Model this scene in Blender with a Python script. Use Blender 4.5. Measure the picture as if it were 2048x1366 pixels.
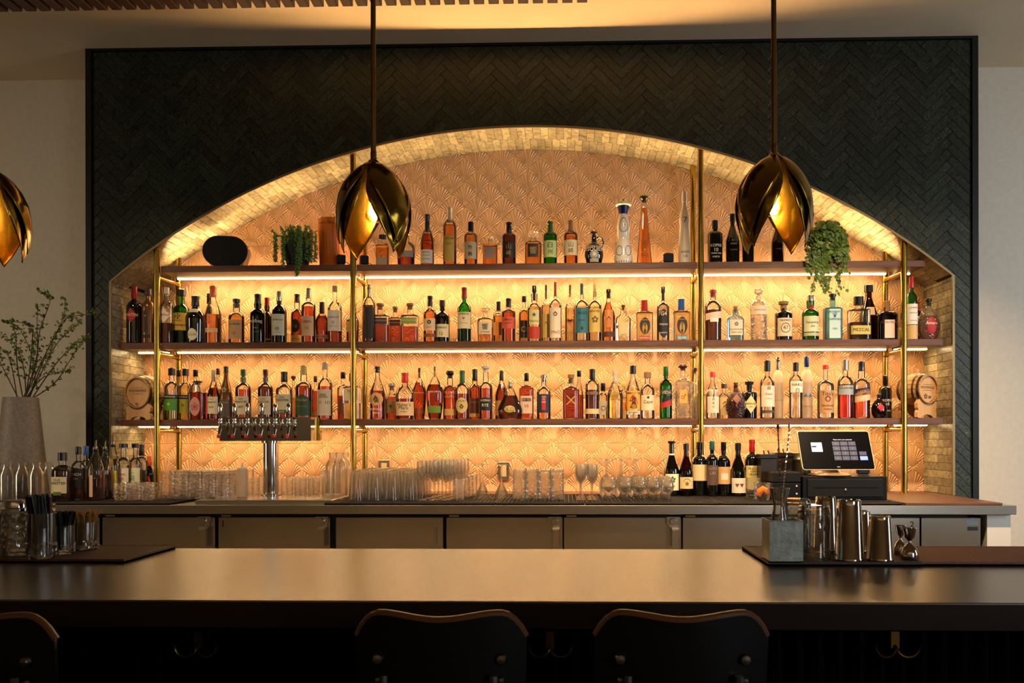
import bpy, math, random
import numpy as np
from mathutils import Vector, Matrix
rnd = random.Random(7)
SC = bpy.context.scene
for o in list(bpy.data.objects): bpy.data.objects.remove(o)
COL = SC.collection
pi = math.pi
# ---------------------------------------------------------------- camera
FPX, CX, CY, HC = 1700.0, 1081.0, 875.0, 1.42
YAW, ROLL = math.atan(.02755), .0018
_F = Vector((-math.sin(YAW), math.cos(YAW), 0)); _R0 = Vector((math.cos(YAW), math.sin(YAW), 0)); _U0 = Vector((0, 0, 1))
_R = _R0*math.cos(ROLL) - _U0*math.sin(ROLL); _U = _U0*math.cos(ROLL) + _R0*math.sin(ROLL)
cam = bpy.data.cameras.new('camera'); camo = bpy.data.objects.new('camera', cam); COL.objects.link(camo)
cam.sensor_width = 36; cam.sensor_fit = 'HORIZONTAL'; cam.lens = FPX*36/2048
cam.shift_x = -(CX-1024)/2048; cam.shift_y = (CY-683)/2048
m = Matrix((_R, _U, -_F)).transposed().to_4x4(); m.translation = Vector((0, 0, HC)); camo.matrix_world = m
cam.clip_start = .05
cam.dof.use_dof = True; cam.dof.focus_distance = 4.85; cam.dof.aperture_fstop = 10
SC.camera = camo
def ray(px, py): return _F + _R*((px-CX)/FPX) - _U*((py-CY)/FPX)
def P(px, py, Y):                     # where the line of sight through a pixel meets the upright plane y = Y
    d = ray(px, py); return d*(Y/d.y) + Vector((0, 0, HC))
def PZ(px, py, Z):                    # ... and where it meets the level plane z = Z
    d = ray(px, py); return d*((Z-HC)/d.z) + Vector((0, 0, HC))
def WPX(w, Y): return w*Y/FPX         # width in metres of w pixels at depth Y
# ---------------------------------------------------------------- render look, world, lights
SC.view_settings.view_transform = 'Standard'; SC.view_settings.look = 'None'
SC.view_settings.gamma = 1; SC.view_settings.use_curve_mapping = False
SC.view_settings.exposure = 0.3
SC.cycles.use_denoising = True
SC.cycles.max_bounces = 32; SC.cycles.transparent_max_bounces = 64; SC.cycles.transmission_bounces = 32
SC.cycles.diffuse_bounces = 4; SC.cycles.glossy_bounces = 5
SC.cycles.caustics_reflective = False; SC.cycles.caustics_refractive = False
SC.cycles.sample_clamp_indirect = 4
w = bpy.data.worlds.new('world'); SC.world = w; w.use_nodes = True
w.node_tree.nodes['Background'].inputs[0].default_value = (1.0, .72, .5, 1)
w.node_tree.nodes['Background'].inputs[1].default_value = .01
WARM = (1.0, .56, .22)
def area(name, loc, rot, sx, sy, power, col, spread=pi):
    l = bpy.data.lights.new(name, 'AREA'); l.shape = 'RECTANGLE'; l.size = sx; l.size_y = sy
    l.energy = power; l.color = col; l.spread = spread
    o = bpy.data.objects.new(name, l); COL.objects.link(o); o.location = loc; o.rotation_euler = rot; return o
# cool daylight from a shop window at the right behind the guests
area('window_daylight', (4.9, 2.0, 2.0), (math.radians(86), 0, math.radians(40)), 1.2, 1.8, 27, (.86, .93, 1.0), math.radians(110))
area('added_wall_fill', (0, -2.1, 3.3), (math.radians(-50), 0, 0), 8, .4, 24, (1.0, .80, .55))  # added fill lamp: brightens the unseen front wall that the metal reflects
area('window_behind_guests', (3.4, -2.2, 1.9), (math.radians(86), 0, math.radians(28)), 1.0, 1.4, 5, (.88, .95, 1.0), math.radians(70))
area('left_window', (-5.6, 2.2, 2.0), (math.radians(88), 0, math.radians(-42)), .8, 1.8, 6.5, (1.0, .80, .55), math.radians(80))
# narrow warm ceiling spots over the service aisle, aimed at the shelves and the counter
for sx in (-2.3, -1.0, .3, 1.7):
    area('aisle_spot', (sx, 2.75, 3.6), (math.radians(36), 0, 0), .12, .12, 18, (1.0, .70, .40), math.radians(64))
# ---------------------------------------------------------------- materials
def lin(h):
    if isinstance(h, str):
        h = h.lstrip('#'); c = [int(h[i:i+2], 16)/255 for i in (0, 2, 4)]
        return tuple(((x+.055)/1.055)**2.4 if x > .04045 else x/12.92 for x in c)
    return h
MATS = {}
def pm(name, col, rough=.5, metal=0., **k):
    if name in MATS: return MATS[name]
    mt = bpy.data.materials.new(name); mt.use_nodes = True
    b = mt.node_tree.nodes['Principled BSDF']
    b.inputs['Base Color'].default_value = (*lin(col), 1); b.inputs['Roughness'].default_value = rough
    b.inputs['Metallic'].default_value = metal
    for kk, v in k.items():
        b.inputs[{'trans': 'Transmission Weight', 'ior': 'IOR', 'coat': 'Coat Weight', 'spec': 'Specular IOR Level', 'estr': 'Emission Strength', 'ecol': 'Emission Color', 'aniso': 'Anisotropic', 'sheen': 'Sheen Weight'}[kk]].default_value = (*lin(v), 1) if kk == 'ecol' else v
    MATS[name] = mt; return mt
class NT:
    def __init__(s, mt): s.t = mt.node_tree; s.b = s.t.nodes.get('Principled BSDF')
    def n(s, ty, **k):
        x = s.t.nodes.new(ty)
        for a, v in k.items():
            if a == 'i':
                for kk, vv in v.items(): x.inputs[kk].default_value = vv
            else: setattr(x, a, v)
        return x
    def l(s, a, b): s.t.links.new(a, b)
    def ramp(s, fac, stops):
        r = s.n('ShaderNodeValToRGB'); e = r.color_ramp.elements
        while len(e) < len(stops): e.new(.5)
        for x, (p, c) in zip(e, stops): x.position = p; x.color = (*lin(c), 1)
        s.l(fac, r.inputs[0]); return r.outputs[0]
def noisemat(name, stops, scale=8, rough=.5, metal=0., bump=0., stretch=(1, 1, 1), detail=5, dist=0., perpiece=False, wave=False, bdist=.002, **k):
    if name in MATS: return MATS[name]
    mt = pm(name, stops[0][1], rough, metal, **k); q = NT(mt)
    tc = q.n('ShaderNodeTexCoord'); mp = q.n('ShaderNodeMapping'); mp.inputs['Scale'].default_value = stretch
    q.l(tc.outputs['Object'], mp.inputs[0]); src = mp.outputs[0]
    if perpiece:
        oi = q.n('ShaderNodeObjectInfo'); gi = q.n('ShaderNodeNewGeometry')
        ad = q.n('ShaderNodeMath', operation='ADD'); q.l(oi.outputs['Random'], ad.inputs[0]); q.l(gi.outputs['Random Per Island'], ad.inputs[1])
        mu = q.n('ShaderNodeMath', operation='MULTIPLY', i={1: 37.}); q.l(ad.outputs[0], mu.inputs[0])
        va = q.n('ShaderNodeVectorMath', operation='ADD'); q.l(src, va.inputs[0]); q.l(mu.outputs[0], va.inputs[1]); src = va.outputs[0]
    if wave:
        t = q.n('ShaderNodeTexWave', i={'Scale': scale, 'Distortion': dist, 'Detail': 3., 'Detail Scale': 1.5}); fac = t.outputs['Fac']
    else:
        t = q.n('ShaderNodeTexNoise', i={'Scale': scale, 'Detail': detail, 'Distortion': dist, 'Roughness': .6}); fac = t.outputs['Fac']
    q.l(src, t.inputs['Vector'])
    c = q.ramp(fac, stops)
    if perpiece:
        fr = q.n('ShaderNodeMath', operation='FRACT'); m7 = q.n('ShaderNodeMath', operation='MULTIPLY', i={1: 7.3}); q.l(ad.outputs[0], m7.inputs[0]); q.l(m7.outputs[0], fr.inputs[0])
        hv = q.n('ShaderNodeHueSaturation'); mr = q.n('ShaderNodeMapRange', i={3: .68, 4: 1.3}); q.l(fr.outputs[0], mr.inputs[0]); q.l(mr.outputs[0], hv.inputs['Value']); q.l(c, hv.inputs['Color']); c = hv.outputs[0]
    q.l(c, q.b.inputs['Base Color'])
    if bump:
        bp = q.n('ShaderNodeBump', i={'Strength': bump, 'Distance': bdist}); q.l(fac, bp.inputs['Height']); q.l(bp.outputs[0], q.b.inputs['Normal'])
    return mt
def thinglass(name, tint=(1, 1, 1), milk=.0, edge=1.0, mcol='#fff0d8', ior=1.5, rough=.02, bump=0., tl_=.5, refr=0.):
    if name in MATS: return MATS[name]
    mt = bpy.data.materials.new(name); mt.use_nodes = True; q = NT(mt); q.t.nodes.remove(q.b)
    out = q.t.nodes['Material Output']
    tr = q.n('ShaderNodeBsdfTransparent'); tr.inputs[0].default_value = (*lin(tint), 1)
    gl = q.n('ShaderNodeBsdfAnisotropic', i={'Roughness': rough}); gl.inputs[0].default_value = (1, 1, 1, 1)
    fr = q.n('ShaderNodeFresnel', i={'IOR': ior}); mu = q.n('ShaderNodeMath', operation='MULTIPLY', i={1: edge}, use_clamp=True); q.l(fr.outputs[0], mu.inputs[0])
    body = tr.outputs[0]; rf = None
    if refr:
        rf = q.n('ShaderNodeBsdfRefraction', i={'IOR': refr, 'Roughness': .02}); rf.inputs[0].default_value = (*lin(tint), 1)
        m0 = q.n('ShaderNodeMixShader', i={0: .4}); q.l(tr.outputs[0], m0.inputs[1]); q.l(rf.outputs[0], m0.inputs[2]); body = m0.outputs[0]
    mx = q.n('ShaderNodeMixShader'); q.l(mu.outputs[0], mx.inputs[0]); q.l(body, mx.inputs[1]); q.l(gl.outputs[0], mx.inputs[2]); s = mx.outputs[0]
    if bump:
        tc = q.n('ShaderNodeTexCoord'); vo = q.n('ShaderNodeTexVoronoi', i={'Scale': bump}); q.l(tc.outputs['Object'], vo.inputs['Vector'])
        bp = q.n('ShaderNodeBump', i={'Strength': .9, 'Distance': .004}); q.l(vo.outputs['Distance'], bp.inputs['Height'])
        for nd in (gl,)+((rf,) if rf else (fr,)): q.l(bp.outputs[0], nd.inputs['Normal'])
    if milk:
        df = q.n('ShaderNodeBsdfDiffuse'); df.inputs[0].default_value = (*lin(mcol), 1)
        tl = q.n('ShaderNodeBsdfTranslucent'); tl.inputs[0].default_value = (*lin(mcol), 1)
        a = q.n('ShaderNodeMixShader', i={0: tl_}); q.l(df.outputs[0], a.inputs[1]); q.l(tl.outputs[0], a.inputs[2])
        b2 = q.n('ShaderNodeMixShader', i={0: milk}); q.l(s, b2.inputs[1]); q.l(a.outputs[0], b2.inputs[2]); s = b2.outputs[0]
    q.l(s, out.inputs[0]); MATS[name] = mt; return mt
def liquid(name, col, dens=1.0):
    if name in MATS: return MATS[name]
    mt = pm(name, col, .0, 0, trans=1.0, ior=1.33, spec=.3); return mt
# ---------------------------------------------------------------- mesh building
class MB:
    def __init__(s): s.v = []; s.f = []
    def add(s, vs, fs):
        o = len(s.v); s.v += [tuple(x) for x in vs]; s.f += [tuple(i+o for i in f) for f in fs]; return s
    def box(s, x0, x1, y0, y1, z0, z1, ch=0):
        if ch:
            c = ch; vs = []
            for (z, k) in ((z0, c), (z0+c, 0), (z1-c, 0), (z1, c)):
                vs += [(x0+k, y0+k, z), (x1-k, y0+k, z), (x1-k, y1-k, z), (x0+k, y1-k, z)]
            fs = [(3, 2, 1, 0), (12, 13, 14, 15)]
            for r in range(3):
                for i in range(4): a = r*4+i; b = r*4+(i+1) % 4; fs.append((a, b, b+4, a+4))
            return s.add(vs, fs)
        vs = [(x0, y0, z0), (x1, y0, z0), (x1, y1, z0), (x0, y1, z0), (x0, y0, z1), (x1, y0, z1), (x1, y1, z1), (x0, y1, z1)]
        return s.add(vs, [(3, 2, 1, 0), (4, 5, 6, 7), (0, 1, 5, 4), (1, 2, 6, 5), (2, 3, 7, 6), (3, 0, 4, 7)])
    def lathe(s, prof, n=24, c=(0, 0, 0), flute=0, famp=0., fz=(0, 0), ax='z', sq=2., dy=1., cap=True):
        vs = []; m_ = len(prof)
        for (r, z) in prof:
            for k in range(n):
                a = 2*pi*k/n; ca, sa = math.cos(a), math.sin(a)
                rr = r*(1 + (famp*math.cos(flute*a) if flute and fz[0] <= z <= fz[1] else 0))
                if sq != 2.: g = (abs(ca)**sq+abs(sa)**sq)**(-1/sq); x, y = rr*g*ca, rr*g*sa*dy
                else: x, y = rr*ca, rr*sa*dy
                if ax == 'z': vs.append((c[0]+x, c[1]+y, c[2]+z))
                elif ax == 'y': vs.append((c[0]+x, c[1]+z, c[2]+y))
                else: vs.append((c[0]+z, c[1]+x, c[2]+y))
        fs = []
        for j in range(m_-1):
            for k in range(n): a = j*n+k; b = j*n+(k+1) % n; fs.append((a, b, b+n, a+n) if ax != 'y' else (a, a+n, b+n, b))
        if cap:
            if prof[0][0] > 1e-5: fs.append(tuple(range(n-1, -1, -1)) if ax != 'y' else tuple(range(n)))
            if prof[-1][0] > 1e-5: fs.append(tuple((m_-1)*n+i for i in range(n)) if ax != 'y' else tuple((m_-1)*n+i for i in range(n-1, -1, -1)))
        return s.add(vs, fs)
    def tube(s, pts, r, n=8, caps=True):
        pts = [Vector(p) for p in pts]; rs = r if isinstance(r, (list, tuple)) else [r]*len(pts)
        vs = []; fs = []; up = None
        for i, p in enumerate(pts):
            t = (pts[min(i+1, len(pts)-1)]-pts[max(i-1, 0)]).normalized()
            if up is None: up = t.orthogonal().normalized()
            up = (up - t*up.dot(t)); up = up.normalized() if up.length > 1e-6 else t.orthogonal().normalized()
            sd = t.cross(up)
            for k in range(n): a = 2*pi*k/n; vs.append(p+(up*math.cos(a)+sd*math.sin(a))*rs[i])
        for j in range(len(pts)-1):
            for k in range(n): a = j*n+k; b = j*n+(k+1) % n; fs.append((a, b, b+n, a+n))
        if caps: fs.append(tuple(range(n-1, -1, -1))); fs.append(tuple((len(pts)-1)*n+i for i in range(n)))
        return s.add(vs, fs)
    def prism(s, poly, y0, y1):       # poly in x,z, seen from -y counter-clockwise
        n = len(poly); vs = [(x, y0, z) for x, z in poly]+[(x, y1, z) for x, z in poly]
        return s.add(vs, [tuple(range(n)), tuple(range(2*n-1, n-1, -1))]+[(i, i+n, (i+1) % n+n, (i+1) % n) for i in range(n)])
    def mesh(s, name, mat, smooth=35):
        me = bpy.data.meshes.new(name); me.from_pydata(s.v, [], s.f); me.materials.append(mat)
        if smooth:
            me.polygons.foreach_set('use_smooth', [True]*len(me.polygons)); me.update()
            try: me.set_sharp_from_angle(angle=math.radians(smooth))
            except Exception: pass
        me.update(); return me
    def obj(s, name, mat, parent=None, smooth=35, loc=None, rz=None):
        return put(name, s.mesh(name, mat, smooth), parent, loc, rz)
def put(name, data, parent=None, loc=None, rz=None):
    o = bpy.data.objects.new(name, data); COL.objects.link(o)
    if parent: o.parent = parent
    if loc is not None: o.location = loc
    if rz: o.rotation_euler = (0, 0, rz)
    return o
def tag(o, label=None, cat=None, group=None, kind=None):
    if label: o['label'] = label
    if cat: o['category'] = cat
    if group: o['group'] = group
    if kind: o['kind'] = kind
    return o
def thing(name, label, cat, loc=(0, 0, 0), rz=0, group=None):
    return tag(put(name, None, None, loc, rz), label, cat, group)
def copy_tree(o, parent=None):
    c = o.copy(); COL.objects.link(c); c.parent = parent
    for ch in o.children: copy_tree(ch, c)
    return c
def box(name, mat, b, parent=None, ch=0.): return MB().box(*b, ch=ch).obj(name, mat, parent)
# text -> flat mesh arrays (cached), x centred, height = cap size
_TX = {}
def text_geo(s, res=2, spacing=1.0):
    k = (s, res, spacing)
    if k in _TX: return _TX[k]
    cu = bpy.data.curves.new('t', 'FONT'); cu.body = s; cu.size = 1; cu.resolution_u = res; cu.align_x = 'CENTER'; cu.space_character = spacing
    o = bpy.data.objects.new('t', cu); COL.objects.link(o)
    dg = bpy.context.evaluated_depsgraph_get(); me = o.evaluated_get(dg).to_mesh()
    v = np.array([tuple(x.co)[:2] for x in me.vertices]) if len(me.vertices) else np.zeros((0, 2)); f = [tuple(p.vertices) for p in me.polygons]
    o.evaluated_get(dg).to_mesh_clear(); bpy.data.objects.remove(o); bpy.data.curves.remove(cu)
    if len(v): v[:, 0] -= (v[:, 0].max()+v[:, 0].min())/2; v[:, 1] -= (v[:, 1].max()+v[:, 1].min())/2
    _TX[k] = (v, f); return _TX[k]
def flat_text(mb, s, w, h, fn):
    """add text scaled to width w (or height h) mapping (x, z) with fn"""
    v, f = text_geo(s)
    if not len(v): return
    ww = v[:, 0].max()-v[:, 0].min(); hh = max(v[:, 1].max()-v[:, 1].min(), 1e-6)
    sx = w/ww if w else h/hh; sz = h/hh if h else sx
    mb.add([fn(x*sx, y*sz) for x, y in v], f)
# ================================================================ palette
M_cream = noisemat('cream_plaster', [(.3, '#cfc4b2'), (.7, '#d8cebd')], 30, .8)
M_ceil = noisemat('ceiling_paint', [(.3, '#e2cfae'), (.7, '#e8d6b6')], 3, .9, detail=3)
M_black = pm('black_metal_trim', '#0d0e10', .5, spec=.3)
M_green = noisemat('green_marble', [(.30, '#070906'), (.44, '#111510'), (.52, '#38402f'), (.56, '#10140e'), (.66, '#171c15'), (.72, '#6a7562'), (.80, '#151a13')], 24, .36, bump=.5, dist=3.2, detail=7, perpiece=True, bdist=.0015, spec=.35)
M_olive = noisemat('olive_marble', [(.28, '#4e4c3a'), (.45, '#7f7c66'), (.58, '#a09c84'), (.72, '#77745a'), (.88, '#c4bea0')], 15, .32, bump=.3, dist=2.0, detail=7, perpiece=True, bdist=.0015)
M_grout = pm('dark_grout', '#1c211e', .9); M_grout2 = pm('olive_grout', '#a09a78', .9)
M_emb = noisemat('embossed_gold_tile', [(.3, '#c9a27a'), (.7, '#d4ae86')], 9, .33, detail=3)
M_walnut = noisemat('walnut', [(.2, '#3f2519'), (.5, '#5e3a28'), (.8, '#75503b')], 4, .42, stretch=(1, 9, 14), detail=6, dist=.6)
M_walnut2 = noisemat('light_walnut', [(.2, '#8a5a3a'), (.8, '#a8714a')], 4, .5, stretch=(1, 9, 14))
M_brass = noisemat('brass', [(.3, '#a8893a'), (.7, '#c6a650')], 12, .2, 1.0)
M_steel = noisemat('brushed_steel', [(.3, '#c9c3b8'), (.7, '#d9d3c8')], 5, .26, 1.0, stretch=(1, 1, 22), bump=.03)
M_steeld = noisemat('door_steel', [(.25, '#b5aea2'), (.5, '#cdc6ba'), (.8, '#dad3c6')], 2.2, .24, 1.0, stretch=(1, 1, .6), bump=.06, bdist=.02, detail=4)
M_chrome = pm('chrome', '#d8d4cc', .07, 1.0)
M_rubber = noisemat('black_rubber', [(.3, '#191411'), (.7, '#2b211b')], 60, .6)
M_brownrub = noisemat('brown_rubber', [(.3, '#38251b'), (.7, '#523829')], 90, .6)
M_white = pm('white_panel', '#dcd6cb', .5)
M_led = pm('led_emitter', '#ffffff', .5, ecol='#ffdca0', estr=32.)
# ================================================================ shell
HB, ZC = .0, 3.649
YW, YB = 4.80, 5.19
XL, XR = -2.731, 2.3035          # green surround
NL, NR = -2.5987, 2.1746         # niche sides
AXc, AZc, AR = -.2112, -.549, 3.7308
def arcz(x): return AZc + math.sqrt(AR*AR-(x-AXc)**2)
ZCT = 1.093                      # back counter top
ce = box('ceiling', M_ceil, (-6, 6, -3, YB+.15, ZC, ZC+.12)); tag(ce, 'pale plaster ceiling above the bar', kind='structure')
fl = box('floor', noisemat('floor_wood', [(.2, '#2a1c14'), (.8, '#3d2a1e')], 5, .5, stretch=(8, 1, 1)), (-6, 6, -3, YB+.15, -.1, 0)); tag(fl, 'dark floor', kind='structure')
wb = box('wall_back', M_cream, (-6, 6, YB+.012, YB+.15, 0, ZC)); tag(wb, 'cream back wall beside the green surround', kind='structure')
wl = box('wall_left', M_cream, (-6.1, -6, -3, YB+.15, 0, ZC)); tag(wl, 'cream side wall', kind='structure')
tag(box('wall_right', M_cream, (6, 6.1, -3, YB+.15, 0, ZC)), 'cream side wall', kind='structure')
tag(box('wall_front', M_cream, (-6, 6, -3.1, -3, 0, ZC)), 'cream wall behind the guests', kind='structure')
# --- slats under the ceiling
sl = tag(put('ceiling_slats', None, None, (0, 0, 0)), 'row of dark wooden slats under the ceiling above the bar', kind='structure')
M_slat = noisemat('dark_slat_wood', [(.2, '#2a1811'), (.8, '#4a2c1c')], 6, .5, stretch=(8, 1, 8))
slm = MB().box(0, .05, -1.6, 0, 0, .075, ch=.003).mesh('slat', M_slat)
x = P(-60, 10, 4.17).x
while x < P(1180, 2, 4.17).x:
    put('slat', slm, sl, (x, 4.17, ZC-.1)); x += .0722
# --- green arched surround: core block with the arch opening
NSEG = 72
xs = [NL + (NR-NL)*i/NSEG for i in range(NSEG+1)]
zL, zR = arcz(NL), arcz(NR)
core = MB(); yf, yb = YW+.008, YB+.012
def band(mb, y, flip):
    top = [(x, y, ZC) for x in xs]; arc = [(x, y, arcz(x)) for x in xs]; n = len(xs)
    fs = [(n+i, n+i+1, i+1, i) for i in range(n-1)]
    mb.add(top+arc, [f if not flip else f[::-1] for f in fs])
    for (a, b) in ((XL, NL), (NR, XR)):
        v = [(a, y, .9), (b, y, .9), (b, y, ZC), (a, y, ZC)]; mb.add(v, [(0, 1, 2, 3) if not flip else (3, 2, 1, 0)])
band(core, yf, False)
mb_in = MB()
ring = [(NL, .9)]+[(x, arcz(x)) for x in xs]+[(NR, .9)]; n = len(ring)
core.add([(x, yf, z) for x, z in ring]+[(x, yb, z) for x, z in ring], [(i, i+1, i+1+n, i+n) for i in range(n-1)])
for xx, fl_ in ((XL, 0), (XR, 1)):
    core.add([(xx, yf, .9), (xx, yb, .9), (xx, yb, ZC), (xx, yf, ZC)], [(0, 1, 2, 3)[::-1] if fl_ else (0, 1, 2, 3)])
surround = core.obj('wall_surround', M_grout, None, 0)
tag(surround, 'dark green herringbone tiled surround with a wide arched opening', kind='structure')
# herringbone tiles
TW, TL, GAP = .0460, .200, .0016
def clip(poly, nx, nz, d):           # keep nx*x+nz*z <= d
    out = []
    for i in range(len(poly)):
        a, b = poly[i], poly[(i+1) % len(poly)]; da = nx*a[0]+nz*a[1]-d; db = nx*b[0]+nz*b[1]-d
        if da <= 0: out.append(a)
        if da*db < 0: t = da/(da-db); out.append((a[0]+(b[0]-a[0])*t, a[1]+(b[1]-a[1])*t))
    return out
def parea(p): return abs(sum(p[i][0]*p[(i+1) % len(p)][1]-p[(i+1) % len(p)][0]*p[i][1] for i in range(len(p))))/2
def inside(x, z, e=0.): return NL-e < x < NR+e and z < (AZc+math.sqrt(max(0, (AR+e)**2-(x-AXc)**2)))
x0, x1, z0, z1 = XL+.034, XR-.034, 1.06, ZC-.016
c45 = math.sqrt(.5); AX, AZ = 2.168-.1414, 2.2
def herring():
    for j in range(-22, 12):
        for i in range(-80, 81):
            for kind in (0, 1):
                ox, oz = i*TW+j*TL, i*TW-j*TL
                if kind == 0: r = (ox, oz, ox+TL, oz+TW)
                else: r = (ox, oz+TW, ox+TW, oz+TW+TL)
                cxm, czm = (r[0]+r[2])/2, (r[1]+r[3])/2
                X = AX+(cxm-czm)*c45; Z = AZ+(cxm+czm)*c45
                if X < x0-.12 or X > x1+.12 or Z < z0-.12 or Z > z1+.12: continue
                hx, hz = (r[2]-r[0]-GAP)/2, (r[3]-r[1]-GAP)/2
                poly = []
                for sx, sz in ((-1, -1), (1, -1), (1, 1), (-1, 1)):
                    ux, uz = cxm+sx*hx, czm+sz*hz; poly.append((AX+(ux-uz)*c45, AZ+(ux+uz)*c45))
                yield kind, X, Z, poly
def chamfered(poly, c=.0012, dep=.008):
    n = len(poly); mx = sum(p[0] for p in poly)/n; mz = sum(p[1] for p in poly)/n
    inn = []
    for p in poly:
        d = math.hypot(p[0]-mx, p[1]-mz); k = max(0, 1-c*1.6/max(d, 1e-6)); inn.append((mx+(p[0]-mx)*k, mz+(p[1]-mz)*k))
    vs = [(x, 0, z) for x, z in inn]+[(x, c, z) for x, z in poly]+[(x, dep, z) for x, z in poly]
    return vs, [tuple(range(n))]+[(i, i+n, (i+1) % n+n, (i+1) % n) for i in range(n)]+[(i+n, i+2*n, (i+1) % n+2*n, (i+1) % n+n) for i in range(n)]
full = {}; pieces = []
for kind, X, Z, poly in herring():
    p = poly
    for a in ((1, 0, x1), (-1, 0, -x0), (0, 1, z1), (0, -1, -z0)):
        if p: p = clip(p, *a)
    if len(p) < 3 or parea(p) < 5e-5: continue
    isfull = abs(parea(p)-parea(poly)) < 1e-9
    if not any(inside(x, z, .003) for x, z in p) and not inside(X, Z, .02): pieces.append((parea(p), kind, X, Z, p, isfull)); continue
    if all(inside(x, z, .003) for x, z in p): continue
    for part in (clip(p, -1, 0, -NR-.003), clip(p, 1, 0, NL-.003)):      # beside the opening
        if len(part) > 2 and parea(part) > 5e-5: pieces.append((parea(part), kind, X, Z, part, False))
    q_ = clip(clip(p, 1, 0, NR+.002), -1, 0, -NL+.002) if len(clip(p, 1, 0, NR+.002)) > 2 else []
    if len(q_) > 2:                                                       # above the arch
        cx_, cz_ = sum(q[0] for q in q_)/len(q_), sum(q[1] for q in q_)/len(q_)
        a = math.atan2(cz_-AZc, cx_-AXc); nx, nz = math.cos(a), math.sin(a)
        q_ = clip(q_, -nx, -nz, -(nx*AXc+nz*AZc+AR+.003))
        if len(q_) > 2 and parea(q_) > 5e-5: pieces.append((parea(q_), kind, X, Z, q_, False))
# pieces far to the right are nearest to the camera and best lit: they are single tiles first
pieces.sort(key=lambda t: -(t[0]*(1+.001*t[2])))
for kind in (0, 1):
    s = [q for q in pieces if q[5] and q[1] == kind][0]
    vs, fs = chamfered([(x-s[2], z-s[3]) for x, z in s[4]])
    full[kind] = MB().add(vs, fs).mesh('tile', M_green, 0)
rest = MB()
for k, (a_, kind, X, Z, p, isf) in enumerate(pieces):
    tilt = (rnd.uniform(-.009, .009), 0, rnd.uniform(-.009, .009)); dy = rnd.uniform(-.0008, .0008)
    if k < 300:
        if isf: o = put('tile', full[kind], surround, (X, YW+dy, Z)); o.rotation_euler = tilt
        else:
            vs, fs = chamfered([(x-X, z-Z) for x, z in p]); MB().add(vs, fs).obj('tile', M_green, surround, 0, (X, YW+dy, Z))
    else:
        vs, fs = chamfered([(x-X, z-Z) for x, z in p])
        rest.add([(x+X, y+YW+dy+x*tilt[2]-z*tilt[0], z+Z) for x, y, z in vs], fs)
tag(rest.obj('tiles', M_green, surround, 0), kind='stuff')
# black frame round the green panel
tr = box('trim_1', M_black, (XL-.002, XL+.031, YW-.012, YB, ZCT, ZC)); tag(tr, 'black metal edge down the left of the green surround', kind='structure')
tr = box('trim_2', M_black, (XR-.031, XR+.002, YW-.012, YB, ZCT-.3, ZC)); tag(tr, 'black metal edge down the right of the green surround', kind='structure')
tr = box('trim_3', M_black, (XL+.031, XR-.031, YW-.012, YW+.01, ZC-.014, ZC)); tag(tr, 'black metal edge along the top of the green surround', kind='structure')
# thin metal edge of the arch
M_edge = pm('bronze_edge', '#8a7a58', .4, .7)
ed = MB(); ring2 = [(NL, ZCT)]+[(x, arcz(x)) for x in xs]+[(NR, ZCT)]; n = len(ring2)
def off(i, d):
    a, b = ring2[max(i-1, 0)], ring2[min(i+1, n-1)]; tx, tz = b[0]-a[0], b[1]-a[1]; l = math.hypot(tx, tz); return (ring2[i][0]-tz/l*d, ring2[i][1]+tx/l*d)
vs = []
for i in range(n):
    a = ring2[i]; b = off(i, .004); c_ = off(i, -.0085)
    vs += [(c_[0], YW-.003, c_[1]), (b[0], YW-.003, b[1]), (b[0], YW+.01, b[1]), (c_[0], YW+.01, c_[1])]
fs = []
for i in range(n-1):
    for k in range(4): fs.append((i*4+k, i*4+(k+1) % 4, i*4+4+(k+1) % 4, i*4+4+k))
tag(ed.add(vs, fs).obj('trim_4', M_edge, None, 40), 'thin bronze metal edge following the arched opening', kind='structure')
# --- soffit and niche side tiles
nis = tag(put('wall_niche_arch', None, None, (0, 0, 0)), 'olive marble tiles lining the curved soffit of the niche', kind='structure')
aL = math.atan2(zL-AZc, NL-AXc); aR = math.atan2(zR-AZc, NR-AXc); arclen = AR*(aL-aR); NT_ = int(arclen/.0445)
rows = [(YW+.004, 5.0), (5.0, YB)]
tb = MB()
for r_, (ya, yb_) in enumerate(rows):
    ym = (ya+yb_)/2; full_t = MB().box(-.0445/2+.0007, .0445/2-.0007, ya+.0007-ym, yb_-.0007-ym, -.006, .006, ch=.001).mesh('tile', M_olive, 0)
    for k in range(NT_+1):
        a = aL-(k+.5+(.5 if r_ else 0))*.0445/AR
        if a < aR+.004: continue
        o = put('tile', full_t, nis, (AXc+math.cos(a)*(AR+.002), ym, AZc+math.sin(a)*(AR+.002)))
        o.rotation_euler = (rnd.uniform(-.003, .003), pi/2-a, 0)
for side, xx, zt in ((-1, NL, zL), (1, NR, zR)):
    nm = 'wall_niche_left' if side < 0 else 'wall_niche_right'
    ns = tag(put(nm, None, None, (0, 0, 0)), 'olive marble tiles lining the %s cheek of the niche' % ('left' if side < 0 else 'right'), kind='structure')
    z = ZCT; k = 0
    while z < zt-.005:
        zz = min(z+.0445, zt-.004); cut = 5.0 if k % 2 == 0 else 4.93
        for ya, yb_ in ((YW+.004, cut), (cut, YB)):
            b = MB().box(-.004, .008, ya+.0009, yb_-.0009, z+.0009, zz-.0009, ch=.001); o = b.obj('tile', M_olive, ns, 0, (xx+(.002 if side < 0 else -.002), 0, 0))
            if side > 0: pass
        z += .0445; k += 1
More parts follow.
